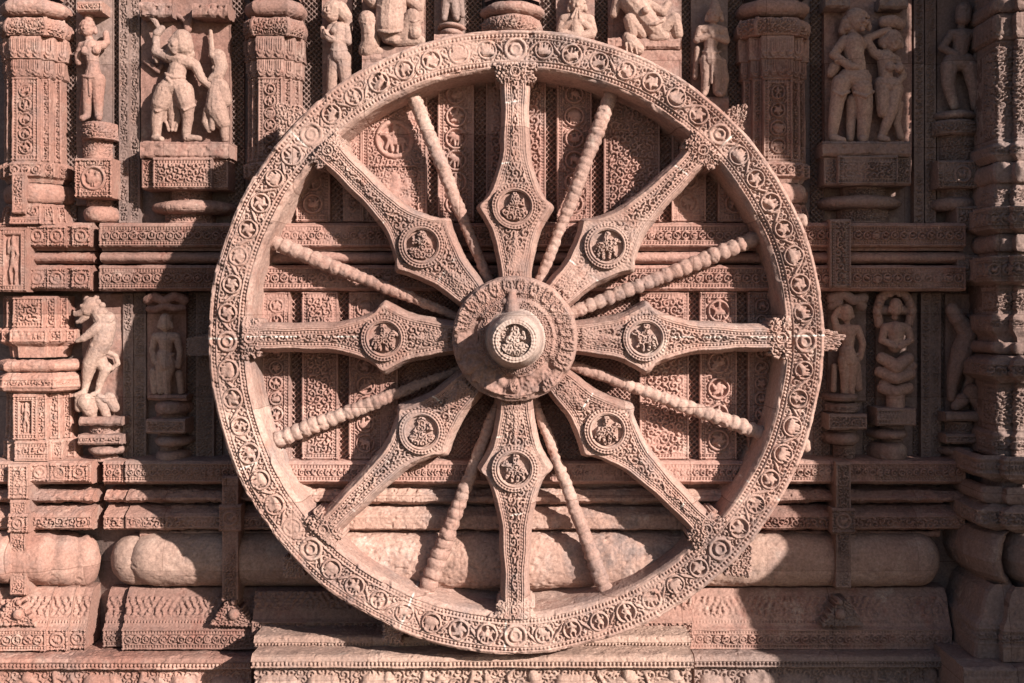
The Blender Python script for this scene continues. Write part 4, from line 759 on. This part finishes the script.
# unseen stand-in for a stair flank, profile shaped to shade the wall's right
pz = [(-479, -290), (-102, -278), (-76, -276), (-55, -240), (0, -205), (200, -200), (294, -215), (372, -235), (474, -296), (690, -330)]
mould('shading_flank', 640, 711, [(-136, -479)] + [(d, z) for z, d in pz] + [(-136, 690), (-136, -479)], GREY, pier, [], 6, 2, -136, 640)

# ------------------------------------------------------------------ the wheel
CX, CZ = X(515.5), Z(341.5); HX, HZ = X(515), Z(338)
OFF = 0.0
EX, EZ = 307.0 / 305.3, 311.5 / 305.3
wheel = thing('wheel_sculpture', 'colossal carved stone chariot wheel with eight broad spokes standing on the centre ledge', 'wheel', (CX, 40, CZ - 311))
def rim():
    prof = [(304, 130), (307, 40), (308, 8), (307, 2), (305, 0), (269.5, 0), (268, 1.5), (266, 6), (264.5, 46), (260, 64)]
    p, s, cor = resample(prof, .7)
    # thin the plain side walls
    n = 2420; th = np.arange(n) / n * 2 * math.pi; u = th * 287
    off = math.pi / 64
    A = th - off
    wob = 1 + .0022 * np.sin(3 * A + 1) + .0016 * np.sin(7 * A) + .0012 * np.sin(17 * A + 2)
    EXw, EZw = EX * wob[None], EZ * wob[None]
    P = np.empty((len(p), n, 3)); P[..., 0] = CX + p[:, 0:1] * np.cos(A)[None] * EXw; P[..., 2] = CZ + p[:, 0:1] * np.sin(A)[None] * EZw; P[..., 1] = p[:, 1:2]
    u2 = u * (2 * math.pi * 287 / (u[-1] + u[1])); f = Fd(u2, s); f.W = 2 * math.pi * 287
    r0 = cor[4]; R = lambda r: r0 + (305 - r)
    for q in (303.8, 298.6, 276.4, 270.6): ridge(f, R(q), 1.1, .65)
    for q in (301.2, 273.4): beads(f.sub(0, f.W, R(q) - 2.2, R(q) + 2.2), 2.2, 3.7, 1.4, 2.0)
    vine(f.sub(0, f.W, R(298), R(277)), 2.9, 77, R=9.2, pitch=f.W / 64, plainevery=8)
    f.H[:, :] *= 1
    g = np.zeros(P.shape[:2]); q = P.reshape(-1, 3); ang = np.arctan2(P[..., 2] - CZ, P[..., 0] - CX)
    for a in (0.02, math.pi - .01, math.radians(43.5), math.radians(137), math.radians(205), math.radians(-31), math.radians(-92), math.radians(-112)):
        g = np.maximum(g, sm(1.1 - np.abs((ang - a + math.pi) % (2 * math.pi) - math.pi) * 287, 0, .6))
    g *= sm(vnoise(P, 9, 3), -.3, .3)
    # knocks along the edges
    edge = np.minimum(np.abs(s - cor[4]), np.abs(s - cor[5]))[:, None]
    chip = sm(vnoise(P, 11, 9), .25, .7) * np.exp(-(edge / 3.0) ** 2); f.H -= 2.6 * chip; big = sm(vnoise(P, 34, 15) + .4 * vnoise(P, 9, 16), .42, .62) * np.exp(-(edge / 5.5) ** 2); f.H -= 4.0 * big; f.H *= 1 - .55 * sm(vnoise(P, 60, 21) + .4 * vnoise(P, 15, 22), .4, .8)
    return surf('rim', P, f.H, WHEEL, wheel, wrap=True, rough=.38, grout=g, seed=70)
rim()
def ray(phi):       # distance from the hub to the rim's inner edge
    for r in np.arange(240, 300, .5):
        x, z = HX + r * math.cos(phi) - CX, HZ + r * math.sin(phi) - CZ
        if math.hypot(x / EX, z / EZ) > 267.5: return r
OUT = np.array([(52, 17), (62, 17.2), (80, 19.5), (95, 22.0), (110, 26.8), (122, 32.6), (131, 38.0), (135, 36.0), (139, 31.0), (148, 26.0), (160, 21.2), (173, 17.8), (187, 16.0), (205, 15.2), (232, 14.2), (250, 14.6), (270, 15)])
def polar(name, cx, cz, prof, n, carve, mat, parent, rough=.4, seed=0, jitter=None):
    p, s, cor = resample(prof, .62); th = np.arange(n) / n * 2 * math.pi
    P = np.empty((len(p), n, 3)); P[..., 0] = cx + p[:, 0:1] * np.cos(th)[None]; P[..., 2] = cz + p[:, 0:1] * np.sin(th)[None]; P[..., 1] = p[:, 1:2] + 0 * th[None]
    H = carve(p[:, 0:1] + 0 * th[None], th[None] + 0 * p[:, 0:1], p[:, 1:2] + 0 * th[None], s[:, None] + 0 * th[None], cor)
    return surf(name, P, H, mat, parent, wrap=True, rough=rough, seed=seed)
MED = ['rider', 'rider', 'deity', 'deity', 'rider', 'deity', 'rider', 'rider']
for k in range(8):
    phi = k * math.pi / 4; L = ray(phi); er = np.array([math.cos(phi), math.sin(phi)]); et = np.array([math.sin(phi), -math.cos(phi)])
    rr = np.arange(50, 270.5, .72); R2 = np.where(rr < 140, rr, 140 + (rr - 140) * (L + 3 - 140) / 130)
    Wd = np.interp(rr, OUT[:, 0], OUT[:, 1]); ker = np.ones(3) / 3; Wd = np.convolve(np.pad(Wd, 1, 'edge'), ker, 'valid')
    rs_ = np.random.RandomState(50 + k); Wd = Wd * (1 + rs_.uniform(-.03, .03)) + .6 * np.sin(rr / 23 + k) + .35 * np.sin(rr / 6.1 + 3 * k); bv = 5.0 + rs_.uniform(-.5, .6)
    nf = 66; tt = np.linspace(-1, 1, nf)
    ca = [(-1, 48 - 5 * i) for i in range(11)]; c_, d_ = [], []
    F0 = -3 - 7 * sm(rr, 120, 60)            # spokes come forward towards the hub
    cols = []
    for i in range(10): cols.append((-Wd, 50 - (50 - 12) * i / 10 + 0 * rr, 0))
    for i in range(8): cols.append((-Wd + bv * (i / 8) ** 1.3, 12 + (F0 - 12) * i / 8, 0))
    for q in tt: cols.append(((Wd - bv) * q, F0, 1))
    for i in range(7, -1, -1): cols.append((Wd - bv * (i / 8) ** 1.3, 12 + (F0 - 12) * i / 8, 0))
    for i in range(9, -1, -1): cols.append((Wd, 50 - (50 - 12) * i / 10 + 0 * rr, 0))
    C = np.stack([c[0] for c in cols], 1); Dp = np.stack([c[1] for c in cols], 1); fr = np.array([c[2] for c in cols])[None, :]
    P = np.empty(C.shape + (3,)); P[..., 0] = HX + er[0] * R2[:, None] + et[0] * C; P[..., 2] = HZ + er[1] * R2[:, None] + et[1] * C; P[..., 1] = Dp
    e = (Wd - bv)[:, None] - np.abs(C); rg = R2[:, None] + 0 * C
    H = np.zeros(C.shape)
    for q, hgt in ((.6, 1.2), (2.6, 1.0)): H += hgt * np.exp(-((e - q) / .7) ** 2)
    bd = np.abs(((rg % 3.4) - 1.7) / 1.2) ** 4 + np.abs((e - 4.8) / 1.1) ** 4
    H += np.where(np.abs(e - 4.8) < 1.5, -1.0, 0) + 2.0 * np.exp(-bd * 1.2)
    H += 1.0 * np.exp(-((e - 7.0) / .6) ** 2)
    ins = sm(e, 7.4, 8.0); H += ins * (3.0 * curlmap(rg, C + 40, 7.6, k * 17 + 3) - .3)
    # scroll spine on the narrow arm
    H += np.where((e > 4) & (rg > 165), 1.6 * np.exp(-((C - 2.6 * np.sin(rg / 4.2)) / .9) ** 2), 0)
    # hanging pendant towards the hub
    pen = (106 - rg) * .24 + 1; H = np.where((rg < 106) & (rg > 66) & (np.abs(C) < pen), 2.6 - 1.8 * np.abs(C) / pen + 1.0 * curlmap(rg, C + 90, 5.4, k), H)
    H *= fr
    for q in (3.2, 6.4): H += (1 - fr) * .8 * np.exp(-((Dp - (q - 1)) / .8) ** 2)
    dm = np.hypot(rg - 130, C); H = np.where(dm < 21, 0, H)
    gr = np.zeros(C.shape)
    if k in (0, 4): gr = sm(1.0 - np.abs(C + (-1.5 if k else 1.0)), 0, .6) * sm(rg, 150, 158) * sm(vnoise(P, 14, 5), -.5, .1) * fr
    else:
        for q in (96, 176, 236): gr = np.maximum(gr, sm(.9 - np.abs(rg - q - .15 * C), 0, .5) * sm(vnoise(P, 8, 5 + k), .0, .4) * fr)
    sp = surf('spoke', P, H, WHEEL, wheel, rough=.4, grout=gr, seed=80 + k)
    ut = under(sp, wheel)
    mc = np.array([HX, HZ]) + er * (131 if k in (2, 3, 5) else 130)
    def carve(r, th, d, s, cor, k=k):
        x, y = r * np.cos(th) / 16.0, r * np.sin(th) / 16.0
        h = np.where(r < 15.2, 12.0 * sm(blob(x * (1 if k % 3 else -1), y, MED[k], np.random.RandomState(k), 1.6), .0, .55) + 2.0 * blob(x * (1 if k % 3 else -1), y, MED[k], np.random.RandomState(k), 1.6) + 2.2 * curlmap(16 * x + 60, 16 * y + 60, 6.5, k), 0)
        h += np.where((r > 16) & (r < 22.5), .9 * np.cos((r - 17.4) * 2 * np.pi / 2.6) , 0)
        h += np.where((r > 19.8) & (r < 22.0), .8 * np.cos(th * 40), 0)
        return h
    polar('medallion', mc[0], mc[1], [(23, 6), (23, -6.5), (22.4, -7.5), (16.2, -8.2), (15.6, -7.6), (15.2, 4.5), (0.3, 5.2)], 210, carve, WHEEL, ut, .25, 90 + k)
    # leafy capital where the spoke meets the rim
    q0 = L - 14; rr3 = np.linspace(0, 18, 30); cc = np.linspace(-1, 1, 56)
    wv = 14 + 4.5 * np.abs(np.sin(rr3 / 18 * math.pi * 1.6 + .3)) + 3.5 * (rr3 / 18)
    Cc = cc[None] * (wv[:, None] + .9 * np.sin(rr3 * 2.1 + k)[:, None])
    Q = np.empty((30, 56, 3)); Q[..., 0] = HX + er[0] * (q0 + rr3[:, None]) + et[0] * Cc; Q[..., 2] = HZ + er[1] * (q0 + rr3[:, None]) + et[1] * Cc; Q[..., 1] = -4 + 4 * (np.abs(cc)[None] ** 3)
    P = np.pad(Q, ((1, 1), (1, 1), (0, 0)), 'edge'); P[0, :, 1] = P[-1, :, 1] = 40; P[:, 0, 1] = P[:, -1, 1] = 40
    Hc = np.pad(3.0 * curlmap(rr3[:, None] + 0 * Cc, Cc + 50, 6.2, k + 200), 1)
    rd = np.pad(np.hypot(rr3[:, None] - 10, Cc), 1, constant_values=99); Hc = np.where(rd < 6.5, 2.4 * np.cos(rd * 1.3) - .3, Hc)
    surf('capital', P, Hc, WHEEL, ut, rough=.5, seed=100 + k)

def hubcarve(r, th, d, s, cor):
    front = d < -20
    n = 24; a = ((th * n / (2 * np.pi)) % 1 - .5) * 2
    h = np.zeros(r.shape)
    pr = np.hypot(a, np.clip((52 - r), -8, 99) / 11.0)
    pet = np.where((r > 39) & (r < 58), 1.3 * np.sqrt(np.clip(1 - (pr * .98) ** 2, 0, 1)) + .8 * np.cos(pr * 11) * (pr < 1) + .9 * curlmap(th * 48, r, 4.4, 6), 0)
    cu = 1.4 * curlmap(th * 34, r, 4.6, 5) * ((r > 30.5) & (r < 38))
    lines = sum(.9 * np.exp(-((r - q) / .7) ** 2) for q in (59.6, 57.6, 39.4, 37.4, 31.2, 45.5))
    keep = np.ones(r.shape); P2 = np.stack([r * np.cos(th), r * np.sin(th), 0 * r], -1)
    brk = sm(vnoise(P2, 16, 4) + 1.1 * np.cos(th - math.radians(250)) - .15, .0, .35) * sm(r, 33, 37)
    h = (pet + cu + lines) * (1 - brk) - brk * (3.4 + 1.8 * vnoise(P2, 7, 8) + 1.2 * vnoise(P2, 3, 9))
    return h * front
hub = polar('hub', HX, HZ, [(62, 50), (62.5, 0), (62, -18), (60.5, -24), (57, -27), (40, -26), (38.5, -28), (30, -29), (28, -29)], 760, hubcarve, WHEEL, wheel, .5, 120)
uh = under(hub, wheel)
def capcarve(r, th, d, s, cor):
    f = d < -78
    h = np.where(f & (r < 15), 8.0 * sm(blob(r * np.cos(th) / 15.5, r * np.sin(th) / 15.5, 'deity', None, 1.5), 0, .6) + 1.6 * curlmap(r * np.cos(th) + 50, r * np.sin(th) + 50, 6, 3), 0)
    h += np.where(f & (r > 15.4) & (r < 20.5), .7 * np.cos((r - 17.6) * 2.3) + .35 * np.cos(th * 34), 0)
    return h
polar('axle_cap', HX + 1, HZ, [(31, -27), (28, -33), (26, -52), (25.4, -66), (24, -76), (21.6, -83), (20.6, -85.5), (15.8, -86.5), (15.2, -86), (14.8, -79), (.3, -78.5)], 300, capcarve, PALE, uh, .55, 121)
figure('leaf_finial', [[(512, 293, 1, 4), (512, 302, 2, 6), (512, 311, 3, 7.5)], [(505, 302, 0, 4), (519, 302, 0, 4)], [(508, 291, 0, 2.6), (516, 291, 0, 2.6)]], -27, WHEEL, uh, .7)

def rod(px1, py1, px2, py2, r1, r2, bead, bigfrac, seed):
    d1, d2 = 26, 20
    a = np.array([X(px1, d1), d1, Z(py1, d1)]); b = np.array([X(px2, d2), d2, Z(py2, d2)]); ax = b - a; L = np.linalg.norm(ax); ax /= L
    t = np.cross(ax, [0, 1, 0]); t /= np.linalg.norm(t); w = np.cross(ax, t)
    s = np.linspace(-12, L + 8, int(L / .8)); q = np.clip(s / L, 0, 1); r = r1 + (r2 - r1) * q ** 1.2
    ph = np.abs(np.sin(np.pi * s / bead)); big = (q < bigfrac) * 1.0
    jit = .5 + .5 * np.sin(s * .31 + seed) * np.sin(s * .083 + 2 * seed); r = r * (1 + big * (.24 * ph ** .7 - .13) * (.55 + .6 * jit) + (1 - big) * .15 * (np.abs(np.sin(np.pi * s / (bead * .8))) - .5) * (.4 + .8 * jit))
    r = r * np.where((q < .06), .95, 1)
    th = np.arange(30) / 30 * 2 * math.pi
    P = a[None, None] + ax[None, None] * s[:, None, None] + r[:, None, None] * (t[None, None] * np.cos(th)[None, :, None] + w[None, None] * np.sin(th)[None, :, None])
    P = P[:, ::-1] if np.dot(np.cross(t, w), ax) < 0 else P
    surf('baluster_spoke', P, None, WHEEL, wheel, wrap=True, rough=.95, seed=seed)
for i, q in enumerate([(415, 100, 489, 282, 7.5, 5.5, 9, .0), (609, 100, 541, 280, 8, 5.5, 10, .0), (271, 241, 458, 317, 8, 4.6, 11, .42), (756, 238, 572, 313, 8, 6.6, 10.5, .98),
                       (276, 440, 458, 370, 8.5, 4.6, 9.5, .42), (764, 434, 574, 366, 8, 5, 9.5, .75), (427, 588, 497, 404, 9.5, 4.6, 11, .42), (606, 592, 535, 402, 8, 4.6, 9, .3)]):
    rod(*q, 140 + i)
def wedge(name, pts, d0, d1, mat, parent, cell=6, seed=0):
    """leaf-carved block: front quad given by four corners seen at depth d0, anticlockwise from lower left, standing out from d1"""
    c = [np.array([X(x, d0), d0, Z(y, d0)]) for x, y in pts]; n = 34
    a, b = np.meshgrid(np.linspace(0, 1, n), np.linspace(0, 1, n)); a, b = a[..., None], b[..., None]
    Q = c[0] * (1 - a) * (1 - b) + c[1] * a * (1 - b) + c[2] * a * b + c[3] * (1 - a) * b
    P = np.pad(Q, ((1, 1), (1, 1), (0, 0)), 'edge'); P[0, :, 1] = P[-1, :, 1] = d1; P[:, 0, 1] = P[:, -1, 1] = d1
    H = np.pad(2.4 * curlmap(Q[..., 0] + 900, Q[..., 2] + 900, cell, seed), 1)
    return surf(name, P, H, mat, parent, rough=.7, seed=seed)
wedge('bracket', [(280, 140), (312, 118), (300, 106), (275, 103)], 18, 120, WHEEL, wheel, seed=1)
wedge('bracket', [(716, 118), (742, 138), (747, 105), (735, 106)], 18, 120, WHEEL, wheel, seed=2)
wedge('bracket', [(724, 574), (750, 577), (752, 546), (742, 550)], 18, 120, WHEEL, wheel, seed=3)
wedge('bracket', [(284, 578), (306, 576), (300, 556), (284, 556)], 40, 120, WHEEL, wheel, seed=4)
wedge('bracket', [(792, 352), (836, 350), (845, 335), (792, 321)], 62, BK, WHEEL, wheel, 5, seed=5)
wedge('bracket', [(186, 356), (212, 356), (212, 334), (186, 338)], 90, BK, GREY, wheel, 5, seed=6)
wedge('bracket', [(384, 641), (402, 644), (402, 626), (384, 626)], 40, 120, WHEEL, wheel, seed=7)
figure('knob', [[(792, 444, -4, 6), (800, 445, 0, 5), (807, 444, 4, 5), (808, 449, 4, 4.6)]], 100, TAN, wheel); figure('knob', [[(776, 218, -4, 6), (792, 219, 0, 5), (804, 218, 4, 5), (805, 222, 4, 4.6)]], 100, TAN, wheel)
# leaf finials standing on the plinth under the straps
for cx, mat, lab in ((231, PINK, 'triangular leaf finial on the plinth under the strap left of the wheel'), (843, GREY, 'triangular leaf finial on the plinth under the strap in the shade'), (14, ROSE, 'triangular leaf finial on the sunlit plinth at the far end')):
    tt = thing('leaf_finial', lab, 'ornament', (X(cx, 112), 112, Z(628, 112)), 'leaf finials on the plinths')
    wedge('leaf', [(cx - 22, 626), (cx + 22, 626), (cx + 4, 600), (cx - 4, 600)], 101, 140, mat, tt, 6, seed=int(cx))
    figure('boss', [[(cx, 617, 1.5, 5.5)], [(cx, 605, 1, 3)]], 101, mat, tt)
